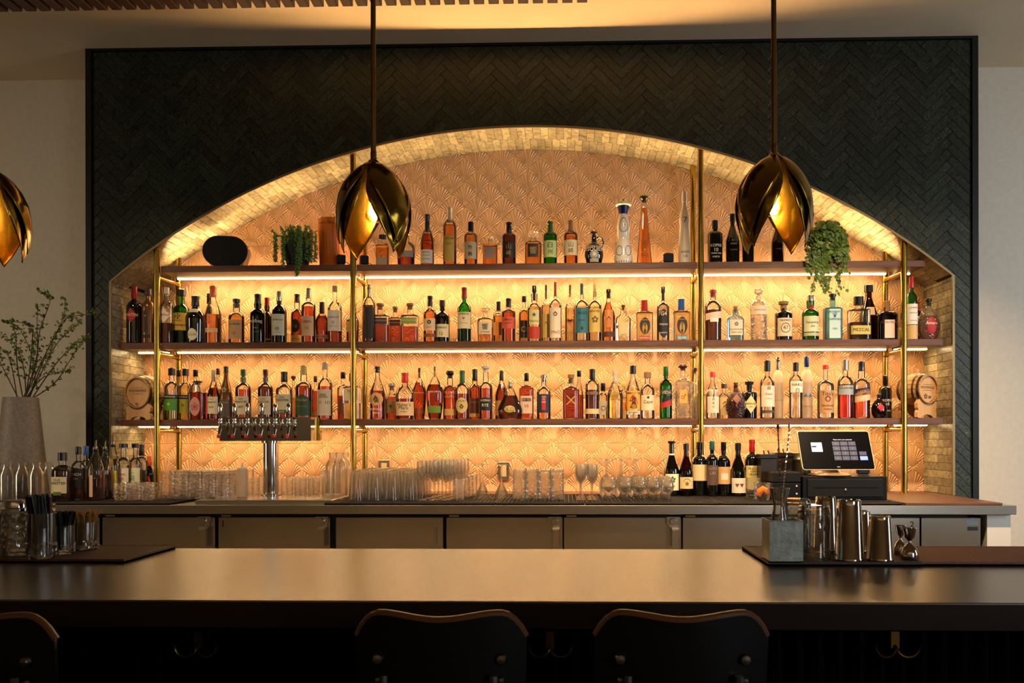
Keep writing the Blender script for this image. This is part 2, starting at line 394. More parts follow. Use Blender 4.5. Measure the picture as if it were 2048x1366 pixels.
# --- embossed fan tiles
T1 = .3097; S_ = T1/4; TH = .610; SZ = TH/8
nx_, nz_ = 150, 296
u = np.linspace(0, 4, nx_+1); v = np.linspace(0, 8, nz_+1); U, V = np.meshgrid(u, v)
pp = np.floor((U+V)/2+1e-9); qq = np.floor((V-U)/2+1e-9)
du = U-(pp-qq); dv = V-(pp+qq); r = np.hypot(du, dv); ph = np.arctan2(du, np.maximum(dv, 1e-4))
tau = ph/(.62+.34*np.minimum(r, 1.6)/1.2)
ribs = .5+.5*np.cos(tau*2*pi/.157)
edge = np.minimum(np.minimum(dv+du, dv-du), np.minimum(2-dv-du, 2-dv+du))
env = np.clip((r-.10)/.35, 0, 1)*np.clip(edge/.05, 0, 1)
dome = .12*np.clip(r/1.1, 0, 1)
h = (ribs**1.0*.85)*env + dome + .18*np.clip(edge/.07, 0, 1) - .4*np.exp(-(du/.03)**2)
e2 = np.minimum(np.minimum(U, 4-U)*S_, np.minimum(V, 8-V)*SZ)
h = np.maximum(h, 0)*.0056; h = np.where(e2 < .0016, -.004, h)
X = U*S_; Z = V*SZ
verts = np.stack([X.ravel(), -h.ravel(), Z.ravel()], 1)
idx = np.arange((nx_+1)*(nz_+1)).reshape(nz_+1, nx_+1)
faces = np.stack([idx[:-1, :-1].ravel(), idx[:-1, 1:].ravel(), idx[1:, 1:].ravel(), idx[1:, :-1].ravel()], 1)
me = bpy.data.meshes.new('tile'); me.from_pydata(verts.tolist(), [], faces.tolist()); me.materials.append(M_emb)
me.polygons.foreach_set('use_smooth', [True]*len(me.polygons)); me.update()
pan = tag(put('wall_embossed', None, None, (0, 0, 0)), 'gold embossed fan pattern wall tiles behind the shelves', kind='structure')
JX, JZ = -.5284, 1.384
M_tg = pm('pale_grout', '#f0d9b0', .8)
for i in range(-7, 9):
    for j in range(-1, 4):
        xa, za = JX+i*T1, JZ+j*TH
        if xa > NR+.02 or xa+T1 < NL-.02 or za > 3.25: continue
        zz = min(arcz(min(max(xa+T1/2, NL), NR))+.15, 3.3)
        if za > zz: continue
        put('tile', me, pan, (xa, YB, za))
gb = box('grout_bed', M_tg, (NL-.02, NR+.02, YB+.001, YB+.011, .95, 3.25), pan)
# ================================================================ shelves and brass stands
SH = {1: 2.412, 2: 1.970, 3: 1.526}; STH = .036; SF, SB = 4.835, 5.06
posts = [-2.3404, -1.2032, .7750, 1.9106]; PR = .0172; PF, PBK = 4.83, 5.108
where = ['leftmost', 'second from the left', 'third from the left', 'rightmost']
for i, x in enumerate(posts):
    t = thing('brass_stand', 'upright brass tube stand carrying the shelves, '+where[i], 'shelf stand', (x, PF, ZCT), group='brass tube stands of the shelving')
    ztop = arcz(x)-ZCT-.004
    m_ = MB().lathe([(PR, 0.0), (PR, ztop)], 20); o = m_.obj('front_post', M_brass, t)
    MB().lathe([(.035, 0), (.035, .004), (.022, .012), (PR, .014)], 24).obj('base_flange', M_brass, o)
    for zz in (SH[3]-.10, 2.0-.06, 2.30): MB().lathe([(PR+.0012, 0), (PR+.0012, .006)], 20, (0, 0, zz-ZCT)).obj('joint_collar', M_brass, o)
    MB().lathe([(.0165, 0), (.0165, arcz(x)-ZCT-.002)], 18, (0, PBK-PF, 0)).obj('rear_post', M_brass, t)
    for s in (1, 2, 3):
        zz = SH[s]-STH-.026-ZCT
        mm = MB().tube([(0, 0, zz), (0, .10, zz), (0, PBK-PF, zz)], .0135, 14)
        mm.add(*(lambda b: (b.v, b.f))(MB().lathe([(0, -.02), (.016, -.017), (.0205, 0), (.016, .017), (0, .02)], 14, (0, PBK-PF-.004, zz))))
        mm.obj('cross_tube', M_brass, t)
bays = [(-2.555, -2.362, 'far left end'), (-2.318, -1.2205, 'left'), (-1.185, .757, 'middle'), (.7925, 1.891, 'right'), (1.930, 2.128, 'far right end')]
lev = {1: 'top', 2: 'middle-height', 3: 'lowest'}
for s in (1, 2, 3):
    for bi, (xa, xb, nm) in enumerate(bays):
        ya = SF
        if s == 1 and bi == 0: continue
        if s == 1 and bi == 4: xb = 2.03
        z1_ = SH[s]; z0_ = z1_-STH
        sh = thing('wooden_shelf', 'dark walnut shelf board, %s level, %s bay' % (lev[s], nm), 'shelf', (xa, ya, z0_), group='walnut shelf boards of the niche')
        L = xb-xa
        MB().box(0, L, 0, SB-ya, 0, STH, ch=.0012).obj('board', M_walnut, sh)
        MB().box(0.002, L-.002, SB-ya-.018, SB-ya-.004, -.009, 0).obj('led_rail', pm('led_rail', '#6b4a2e', .5), sh)
        MB().box(.004, L-.004, SB-ya-.030, SB-ya-.0185, -.004, 0).obj('led_strip', M_led, sh, loc=(0, 0, 0))
        yl = SB-.024
        pw = {1: 3.2, 2: 3.2, 3: 3.0}[s]
        area('shelf_light', (xa+L/2, yl, z0_-.012), (math.radians(4), 0, 0), L-.01, .012, pw*L, WARM, math.radians(175))
        if s == 1 and bi in (1, 2, 3):
            area('shelf_uplight', (xa+L/2, SB+.022, z0_+.015), (math.radians(222), 0, 0), L-.01, .014, 13.0*L, WARM, math.radians(135))
            o = MB().box(.004, L-.004, SB-ya+.012, SB-ya+.026, .006, .012).obj('uplight_strip', M_led, sh)
# ================================================================ back counter
cf = 4.09
xcl, xcr = -3.6, 2.144
ct = thing('back_counter', 'long stainless steel back bar counter under the shelves', 'counter', (0, cf, 0))
MB().box(xcl, xcr, 0, YW-cf-.015, ZCT-.043, ZCT, ch=.002).obj('steel_top', M_steel, ct)
MB().box(NL+.01, NR-.01, YW-cf-.015, YB-cf-.01, ZCT-.043, ZCT).obj('niche_top', M_walnut, ct)
MB().box(xcl+.02, 1.955, .09, .62, .1, ZCT-.043).obj('carcass', pm('cabinet_black', '#0d0b0a', .6), ct)
ep = MB().box(P(1971, 1060, cf+.05).x, 2.135, .035, .66, 0, ZCT-.043, ch=.002).obj('end_panel', M_white, ct); tag(ep, 'white end panel')
wdx = PZ(1848, 1000, ZCT).x
wt = box('wooden_board', M_walnut, (1.63, 2.085, cf+.012, YW-.02, ZCT, ZCT+.012), None, .002); tag(wt, 'dark wood counter board at the right end of the back counter', 'board')
# front doors
M_latch = pm('latch_chrome', '#d0c8bc', .25, 1.0)
yd = .05
def door_x(px): return P(px, 1060, cf+yd).x
def latch(par, x, z, w=.036, grip=M_latch):
    l = tag(put('latch', None, par, (x, yd-.02, z)))
    MB().prism([(-.030, -.030), (-.012, -.052), (.024, -.052), (.034, -.010), (.034, 0), (-.030, 0)], 0, .016).obj('latch_plate', M_latch, l)
    MB().lathe([(.016, -.014), (.018, -.010), (.018, 0)], 16, (0, 0, -.022), ax='y').obj('latch_knob', M_latch, l)
    MB().box(-.010, .026, -.035, -.006, -.062, -.050, ch=.002).box(-.008, .022, -.036, -.020, -.150, -.055, ch=.003).obj('latch_handle', M_latch, l)
zt = ZCT-.062
doors = [(205, 430, 'hinged', '', 410), (437, 660, 'hinged', '1', 645), (672, 886, 'drawer', '', 870), (893, 1125, 'hinged', '', 1109), (1128, 1362, 'hinged', '', 1345), (1366, 1600, 'hinged', '', 1582), (1610, 1839, 'hinged', '2', 0), (1843, 1961, 'panel', '', 0), (100, 199, 'hinged', '', 0)]
labs = ['stainless fridge door at the left under the back counter', 'stainless fridge door marked 1', 'stainless drawer front with slim vertical pull handle', 'stainless fridge door between the drawer front and the middle door', 'stainless fridge door in the middle right of the counter', 'stainless fridge door behind the galvanized box', 'stainless fridge door marked 2', 'plain steel panel with small stickers at the right end', 'narrow steel front behind the glass of picks']
M_ink = pm('black_ink', '#0a0a0a', .6)
def lettering(par, s, x, y, z, h, mat, w=None, name='lettering'):
    mb = MB(); flat_text(mb, s, w, h, lambda a, b: (x+a, y, z+b)); 
    return mb.obj(name, mat, par, 0)
for (a, b, kd, num, lx), lb in zip(doors, labs):
    xa, xb = door_x(a), door_x(b)
    d = thing('cooler_door', lb, 'cabinet door', (xa, cf, 0), group='steel fronts under the back counter')
    MB().box(0, xb-xa, yd, yd+.035, .12, zt, ch=.003).obj('door_panel', M_steeld, d)
    if kd == 'hinged' and lx: latch(d, door_x(lx)-xa, zt+.004)
    if kd == 'drawer':
        MB().tube([(xb-xa-.035, yd, zt-.045), (xb-xa-.035, yd-.022, zt-.045), (xb-xa-.035, yd-.022, zt-.135), (xb-xa-.035, yd, zt-.135)], .0045, 10).obj('handle', M_chrome, d)
    if num: lettering(d, num, .022 if num == '1' else xb-xa-.035, yd-.0015, zt-.032, .032 if num == '1' else .028, M_ink)
    if kd == 'hinged': MB().box(.012, .06, yd+.005, yd+.02, zt+.002, zt+.010).obj('hinge', M_chrome, d)
    if kd == 'panel':
        MB().box(xb-xa-.07, xb-xa-.012, yd-.001, yd, zt-.035, zt-.008).obj('sticker', pm('sticker_silver', '#9aa0a2', .4), d)
        st = MB().box(xb-xa-.062, xb-xa-.012, yd-.001, yd, zt-.062, zt-.044).obj('sticker', pm('sticker_dark', '#343428', .4), d)
# rubber bar mats on the counter
def mat_obj(name, lab, xa, xb, ya, yb, z, mat, cell=.0125, th=.012, grp=None):
    t = thing(name, lab, 'bar mat', (xa, ya, z), group=grp)
    L, D = xb-xa, yb-ya; MB().box(0, L, 0, D, 0, th*.45).obj('base', mat, t)
    MB().box(0, L, 0, .006, 0, th).box(0, L, D-.006, D, 0, th).box(0, .006, .006, D-.006, 0, th).box(L-.006, L, .006, D-.006, 0, th).obj('rim', mat, t)
    nub = MB(); x = .012; 
    while x < L-.008: nub.box(x, x+.0035, .008, D-.008, th*.45, th*.9); x += cell
    y = .012
    while y < D-.008: nub.box(.008, L-.008, y, y+.0035, th*.45, th*.88); y += cell
    tag(nub.obj('ribs', mat, t, 0), kind='stuff'); return t
mx = [(-2.72, -1.93, 'black rubber bar mat at the left under the pourer bottles'), (-1.17, -.335, 'black rubber bar mat under the pint glasses'), (-.33, .10, 'black rubber bar mat under the martini glasses'), (.105, .75, 'black rubber bar mat under the snifter glasses'), (.755, 1.62, 'black rubber bar mat in front of the cash drawer')]
for a, b, l in mx: mat_obj('bar_mat', l, a, b, cf+.03, YW-.06, ZCT+0, M_rubber, .02, grp='black rubber mats on the back counter')
ZM = ZCT+.012
# ================================================================ front bar
ZB = 1.07; BF, BB = 1.814, 2.668
M_bar = noisemat('dark_bar_top', [(.3, '#22150c'), (.7, '#2c1c10')], 3, .27, stretch=(1, 14, 1), coat=.0, spec=.9, ior=2.6)
M_barf = noisemat('dark_bar_front', [(.3, '#20130c'), (.7, '#2c1b10')], 3, .6, stretch=(1, 9, 9), spec=.2)
bar = thing('front_bar', 'long dark polished bar counter in the foreground', 'bar counter', (0, BF, 0))
MB().box(-3.2, 3.2, 0, BB-BF, ZB-.058, ZB, ch=.002).obj('bar_top', M_bar, bar)
MB().box(-3.2, 3.2, -.0015, 0, ZB-.058, ZB-.0035).obj('front_edge', M_barf, bar)
MB().box(-3.2, 3.2, .30, .34, 0, ZB-.058).obj('front_board', M_barf if 0 else pm('bar_black', '#060505', .9, spec=.1), bar)
M_bat = pm('bar_batten', '#060505', .95, spec=.0)
bt = MB().box(0, .022, .284, .30, .05, ZB-.06, ch=.002).mesh('batten', M_bat)
for k in range(120): put('batten', bt, bar, (-3.0+k*.05, 0, 0))
MB().box(-3.2, 3.2, .34, .55, 0, .97).obj('inner_carcass', pm('underbar_pale_reflector', '#c9bda8', .5), bar)  # unseen side, matte cream instead of metal to brighten the doors' reflections
M_hook = pm('hook_brass', '#7a5c2c', .35, 1.)
for px, lb in ((397, 'brass double coat hook under the bar at the left'), (1100, 'brass double coat hook under the bar between the two middle stools'), (1790, 'brass double coat hook under the bar at the right')):
    p = P(px, 1290, BF+.28)
    h_ = thing('coat_hook', lb, 'hook', (p.x, BF+.284, p.z), group='brass coat hooks under the bar')
    MB().box(-.010, .010, -.006, 0, -.01, .035, ch=.002).obj('plate', M_hook, h_)
    for s in (-1, 1):
        pts = [(0, -.006, .0)]+[(s*(.026-.026*math.cos(a)), -.012-.010*math.sin(a/2), -.026*math.sin(a)) for a in [pi*k/9 for k in range(1, 10)]]+[(s*.055, -.03, .010)]
        MB().tube(pts, .0032, 8).obj('arm', M_hook, h_)
mat_obj('bar_mat', 'brown ribbed rubber mat under the straw glasses at the left of the bar', -2.35, PZ(205, 1130, ZB+.012).x, 2.345, 2.66, ZB, M_brownrub, .009, grp='rubber mats on the front bar')
xr = PZ(1552, 1133, ZB+.012).x; xr2 = PZ(1872, 1133, ZB+.012).x
mat_obj('bar_mat', 'ribbed rubber mat under the shaker tins on the bar', xr, xr2-.003, 2.32, 2.66, ZB, M_brownrub, .009, grp='rubber mats on the front bar')
mat_obj('bar_mat', 'brown rubber mat at the right end of the bar without anything on it', xr2, xr2+.75, 2.33, 2.66, ZB, noisemat('rust_rubber', [(.3, '#744834'), (.7, '#966248')], 90, .65), .006, grp='rubber mats on the front bar')
# ================================================================ stools
M_stool = pm('stool_black_leather', '#080707', .45, spec=.3); M_rimlight = pm('stool_painted_highlight', '#6a4324', .35); M_bolt = pm('bolt_steel', '#8f8a84', .3, 1.)
def stool(loc, rz, lab):
    t = thing('bar_stool', lab, 'stool', loc, rz, 'black bar stools in front of the bar')
    R_ = .36; Wd = .165; Ht = .30          # curved back panel, axis ahead of it
    def surf(u_, v_, d): # u -1..1 , v 0..1
        zt_ = Ht-.010*math.cos(u_*pi*.75)**2*(1 if abs(u_) < .66 else 0) - (max(0, abs(u_)-.66)/.34)**2.3*.045
        a = u_*Wd/R_; rr = R_+d
        wv = .93+.07*v_**.7
        a *= wv
        return (rr*math.sin(a), R_-rr*math.cos(a)+.02*(1-v_), v_*zt_)
    n1, n2 = 28, 10; th = .013
    vs = []
    for d in (0, -th):
        for j in range(n2+1):
            for i in range(n1+1): vs.append(surf(-1+2*i/n1, j/n2, d))
    o2 = (n1+1)*(n2+1); fs = []
    for j in range(n2):
        for i in range(n1):
            a = j*(n1+1)+i; fs.append((a, a+1, a+n1+2, a+n1+1)); fs.append((a+o2+n1+1, a+o2+n1+2, a+o2+1, a+o2))
    per = [i for i in range(n1+1)]+[j*(n1+1)+n1 for j in range(1, n2+1)]+[n2*(n1+1)+i for i in range(n1-1, -1, -1)]+[j*(n1+1) for j in range(n2-1, 0, -1)]
    for k in range(len(per)): a, b = per[k], per[(k+1) % len(per)]; fs.append((a+o2, b+o2, b, a))
    zb = .80
    br = MB().add(vs, fs).obj('backrest', M_stool, t, 50, (0, -.19, zb))
    rim = [surf(-1+2*i/n1, 1, -th/2) for i in range(n1+1)]
    ptz = [surf(-1, .55, -th/2), surf(-1, .8, -th/2)]+rim+[surf(1, .8, -th/2), surf(1, .55, -th/2)]
    MB().tube(rim, th*.55, 8).obj('edge_highlight', M_rimlight, br)  # brown tube paints the highlight along the top edge of the back
    for sx in (-.115, .115):
        for zz, rr in ((.217, .0115), (.178, .007)):
            a = sx/R_; MB().lathe([(0, -rr*.6), (rr*.7, -rr*.5), (rr, -.0), (rr, .004)], 14, (R_*math.sin(a), R_-R_*math.cos(a)-.001, zz), ax='y').obj('bolt', M_bolt, br)
    MB().lathe([(.16, 0), (.20, .012), (.205, .04), (.19, .055), (0, .06)], 28, (0, 0, .70)).obj('seat', M_stool, t)
    for sx in (-.1, .1): MB().tube([(sx, -.15, .72), (sx, -.185, .80), (sx, -.182, .99)], .009, 8).obj('back_support', M_bolt, t)
    for sx in (-1, 1):
        for sy in (-1, 1): MB().tube([(sx*.13, sy*.13, .70), (sx*.20, sy*.20, 0)], .013, 8).obj('leg', M_stool, t)
    MB().lathe([(.175, 0), (.19, 0), (.19, .015), (.175, .015), (.175, 0)], 28, (0, 0, .25), cap=False).obj('footrest', M_bolt, t)
    return t
for px, lab, rz in ((876, 'black bar stool left of centre, its back turned to the room', 0), (1368, 'black bar stool right of centre, its back turned to the room', 0), (-18, 'black bar stool cut off by the left edge of the frame', -.25)):
    p = P(px, 1228, 1.53); stool((p.x, 1.53+.19, p.z-.80-.303), rz, lab)
# ================================================================ pendants
M_pb = noisemat('polished_antique_brass', [(.3, '#8c7026'), (.7, '#b29236')], 7, .15, 1.0, bump=.25, bdist=.012, detail=2)
M_rod = pm('rod_brass', '#8a6c34', .3, 1.0)
M_fil = pm('filament', '#ffb050', .5, ecol='#ffb45a', estr=90.)
M_bulb = thinglass('bulb_glass', (1, .93, .8), 0., .8)
def pendant(px, pytop, Yp, rz, lab, k=1., sg=1):
    top = P(px, pytop, Yp); s = WPX(1, Yp)
    t = thing('pendant_lamp', lab, 'pendant lamp', (top.x, Yp, top.z), 0, 'brass tulip pendant lamps above the bar')
    MB().lathe([(.0072, .0), (.0072, ZC-top.z)], 14).obj('rod', M_rod, t)
    MB().lathe([(.0085, 0), (.0085, .022), (.0072, .026)], 14, (0, 0, -.002)).obj('rod_collar', M_rod, t)
    H_ = 193*s*k; R0_ = 73.5*s*k
    MB().lathe([(.010, 0), (.014, -.004), (.019, -.010), (.024, -.018), (.026, -.0245)], 24).obj('cap', M_pb, t)
    def prof(tt):       # radius along the height
        pts = [(0, .26), (.05, .44), (.12, .62), (.22, .80), (.35, .94), (.5, 1.0), (.62, 1.0), (.75, .96), (.87, .93), (1.0, .86)]
        for (a, ra), (b, rb) in zip(pts, pts[1:]):
            if a <= tt <= b: return (ra+(rb-ra)*(tt-a)/(b-a))
        return .86
    def petal(c, t0, t1, pw, rk, twist):
        nj, ni = 26, 14; vs = []; fs = []
        for j in range(nj+1):
            tt = t1*j/nj; h_ = (math.radians(54)) if tt < t0 else (math.radians(54))*max(1-((tt-t0)/(t1-t0))**pw, .0)
            for i in range(ni+1):
                f = -1+2*i/ni; a = c+f*h_+twist*max(0, tt-t0)
                rr = R0_*prof(tt)*rk*(1+.025*abs(f)**3*(1 if tt > t0 else tt/t0)) - (0 if tt < .8 else 0)
                vs.append((rr*math.sin(a), -rr*math.cos(a), -.014-tt*(H_-.014)))
        for j in range(nj):
            for i in range(ni): a = j*(ni+1)+i; fs.append((a, a+ni+1, a+ni+2, a+1))
        return vs, fs
    for nm, t0, t1, pw, rk, tw in (('outer_petal', .20, .90, .85, 1.0, .0), ('inner_petal', .33, 1.0, 1.5, .925, .0)):
        for q in range(4):
            vs, fs = petal(rz+sg*math.radians((57, 137, -128, -60)[q]), t0, t1, pw, rk, tw)
            o = MB().add(vs, fs).obj(nm, M_pb, t, 60)
            md = o.modifiers.new('s', 'SOLIDIFY'); md.thickness = .0022; md.offset = 0
    zb = -.075*k
    bl = MB().lathe([(.010, zb), (.012, zb-.015), (.022, zb-.040), (.026, zb-.062), (.024, zb-.080), (.014, zb-.093), (.0, zb-.097)], 20, cap=False).obj('bulb', M_bulb, t)
    MB().lathe([(.011, zb+.025), (.011, zb)], 14).obj('socket', M_rod, t)
    fm = MB()
    for q in range(6): a = q*pi/3; fm.tube([(.006*math.cos(a), .006*math.sin(a), zb-.02), (.013*math.cos(a+.3), .013*math.sin(a+.3), zb-.075)], .0010, 5)
    fm.obj('filament', M_fil, bl)
    pl = bpy.data.lights.new('bulb_light', 'POINT'); pl.energy = 2.2; pl.color = (1, .68, .36); pl.shadow_soft_size = .012
    po = bpy.data.objects.new('bulb_light', pl); COL.objects.link(po); po.location = (top.x, Yp, top.z+zb-.05)
pendant(747, 320, 2.3, -.07, 'brass tulip pendant lamp left of centre, lit bulb inside')
pendant(1548, 306, 2.3, .07, 'brass tulip pendant lamp at the right, lit bulb inside', 1., -1)
pendant(-22, 333, 2.3, .9, 'brass tulip pendant lamp cut by the left edge of the frame')
# ================================================================ bottles
GL = {'c': thinglass('clear_glass', (.97, .97, .95), .012, 1.2), 'g': thinglass('green_glass', (.12, .50, .08), .03, 1.2, '#2f8a20'), 'dg': thinglass('dark_green_glass', (.03, .10, .02), .02, 1.2, '#123010'),
      'br': thinglass('brown_glass', (.16, .05, .02), .02, 1.2, '#3a1406'), 'bk': pm('black_glass', '#070605', .06, coat=1.), 'fr': thinglass('frosted_glass', (.9, .9, .88), .45, .8),
      'bl': thinglass('blue_glass', (.45, .78, .85), .12, 1.2, '#7fc3cf'), 'lb': thinglass('pale_blue_glass', (.62, .75, .85), .14, 1.2, '#8fb0cc'), 'wh': noisemat('white_glaze', [(.3, '#d8ccb8'), (.7, '#e2d6c2')], 5, .2),
      'em': thinglass('dimpled_glass', (.93, .93, .9), .07, 2.2, bump=90.), 'ge': thinglass('amber_dimpled_glass', (.5, .22, .08), .06, 2.2, '#6a3010', bump=110.), 'bz': pm('bronze_bottle', '#7a5230', .25, .6)}
LQ = {k: liquid(n_, c_) for k, n_, c_ in (('am', 'amber_spirit', (.80, .42, .13)), ('or', 'orange_spirit', (.83, .35, .09)), ('rd', 'red_spirit', (.55, .11, .035)), ('dr', 'deep_red_spirit', (.37, .06, .022)), ('dk', 'dark_spirit', (.13, .045, .03)), ('cl', 'clear_spirit', (.96, .95, .92)),
      ('gd', 'golden_spirit', (.92, .78, .50)), ('ye', 'yellow_liqueur', (.92, .78, .30)), ('gr', 'green_liqueur', (.62, .80, .30)), ('sc', 'scarlet_aperitif', (.84, .07, .06)), ('pk', 'raspberry_liqueur', (.52, .06, .06)), ('so', 'sunset_aperitif', (.90, .17, .05)), ('bw', 'blue_tinted_gin', (.70, .86, .95)))}
def flatm(c, rough=.55, metal=0.): return pm('print_'+c.strip('#')+('m' if metal else ''), c, rough, metal)
KIND = {  # shoulder start, neck start, neck radius, base taper, superellipse, depth ratio, curve a, b
 'std': (.60, .74, .34, 1, 2, 1, 2, 1.0), 'tall': (.66, .80, .33, .99, 2, 1, 2, 1.0), 'wine': (.62, .76, .34, 1, 2, 1, 2, .9), 'burg': (.44, .78, .34, 1, 2, 1, 1.3, 1.25),
 'slope': (.48, .80, .30, 1.0, 2, 1, 1.4, 1.3), 'sq': (.66, .73, .30, .98, 6, .85, 3, .6), 'squat': (.52, .74, .34, .9, 2, .9, 2, 1.1), 'sqr': (.62, .74, .32, .98, 3.4, .8, 2.4, .8),
 'bell': (.22, .84, .2, .86, 2, .6, 1.2, 1.15), 'round': (.36, .80, .22, .60, 2, .7, 2, 1.2), 'cone': (.02, .90, .32, 1, 4, 1, 1, 1.0), 'bulbn': (.58, .70, .42, 1, 2, 1, 2, .8), 'mez': (.60, .72, .26, 1, 2, 1, 2.2, .9),
 'angel': (.50, .82, .2, .66, 2, .65, 1.7, 1.2), 'flat': (.60, .76, .34, .96, 2.6, .6, 2, 1.0), 'champ': (.40, .80, .34, 1, 2, 1, 1.5, 1.2), 'port': (.66, .76, .34, .97, 2, 1, 2.5, .8)}
def rad(kd, t):
    hb, hs, nr, tp, sq, dr, a, b = KIND[kd]
    if kd in ('round',):
        if t < hs: s = t/hs; r = nr+(1-nr)*max(0, math.sin(pi*min(1, (s*.86+.14))))**.8; return max(r, tp if t < .03 else 0)
    if kd == 'angel' and t < hb: return tp+(1-tp)*math.sin(pi/2*min(1, t/hb))**.9
    if t < hb: return tp+(1-tp)*min(1, t/(hb*.9))
    if t < hs: s = (t-hb)/(hs-hb); r = nr+(1-nr)*max(0., 1-s**a)**b; return r
    if kd == 'bulbn': return nr*(1.0+.22*math.sin(pi*min(1, (t-hs)/(.9-hs)))) if t < .9 else nr*.9
    return nr
def spt(kd, R, x, r):            # front surface depth at sideways offset x for local radius r
    sq, dr = KIND[kd][4], KIND[kd][5]; q = min(abs(x)/max(r, 1e-6), .9995)
    return -r*dr*(1-q**sq)**(1/sq)
TEXTN = [0]
def wrap(parent, name, kd, R, H, z0, z1, hw, col, shape='rect', off=.0009, tilt=0., metal=0.):
    nz, nx = (10 if shape != 'rect' else 3), 10; vs = []; fs = []
    for j in range(nz+1):
        v_ = j/nz; z = z0+(z1-z0)*v_
        k = 1.
        if shape == 'oval': k = math.sqrt(max(.02, 1-(2*v_-1)**2))
        elif shape == 'dia': k = max(.04, 1-abs(2*v_-1))
        elif shape == 'arch': k = 1 if v_ < .6 else math.sqrt(max(.02, 1-((v_-.6)/.4)**2))
        elif shape == 'shield': k = 1 if v_ > .45 else math.sqrt(max(.03, 1-((.45-v_)/.45)**1.6))
        for i in range(nx+1):
            f = -1+2*i/nx; x = R*hw*k*math.sin(f*pi/2) if hw > .8 else R*hw*k*f
            zz = z+tilt*x; r = R*rad(kd, zz/H)+off; vs.append((x, spt(kd, R, x, r)-off*.3, zz))
    for j in range(nz):
        for i in range(nx): a = j*(nx+1)+i; fs.append((a, a+1, a+nx+2, a+nx+1))
    o = MB().add(vs, fs).obj(name, flatm(col, .5, metal), parent, 60); return o
def wtext(parent, kd, R, H, items, off=.0018, tilt=0.):
    bycol = {}
    for s, zc, wf, col in items: bycol.setdefault(col, []).append((s, zc, wf))
    for col, L in bycol.items():
        mb = MB()
        for s, zc, wf in L:
            v, f = text_geo(s)
            if not len(v): continue
            ww = v[:, 0].max()-v[:, 0].min(); sc = 2*R*wf/ww
            vs = []
            for x, y in v:
                X = x*sc; z = zc*H+y*sc+tilt*X
                if KIND[kd][4] == 2: X = R*.97*math.sin(max(-1.4, min(1.4, X/(R*.97))))
                r = R*rad(kd, z/H)+off; vs.append((X, spt(kd, R, X, r)-off*.4, z))
            mb.add(vs, f)
        if mb.v: mb.obj('lettering', flatm(col), parent, 0)
CAPC = {'k': '#0c0a0a', 'b': '#3a2415', 'r': '#a01612', 'R': '#c8281c', 'w': '#c9b79c', 'n': '#8f6b42', 'g': '#1d5a22', 'B': '#1c4f9c', 't': '#1d5a5c', 's': '#b9b2a6', 'o': '#e05a26', 'y': '#c9b45a', 'p': '#5a3a34', 'gl': '#e8e0d0', 'u': '#14205e'}
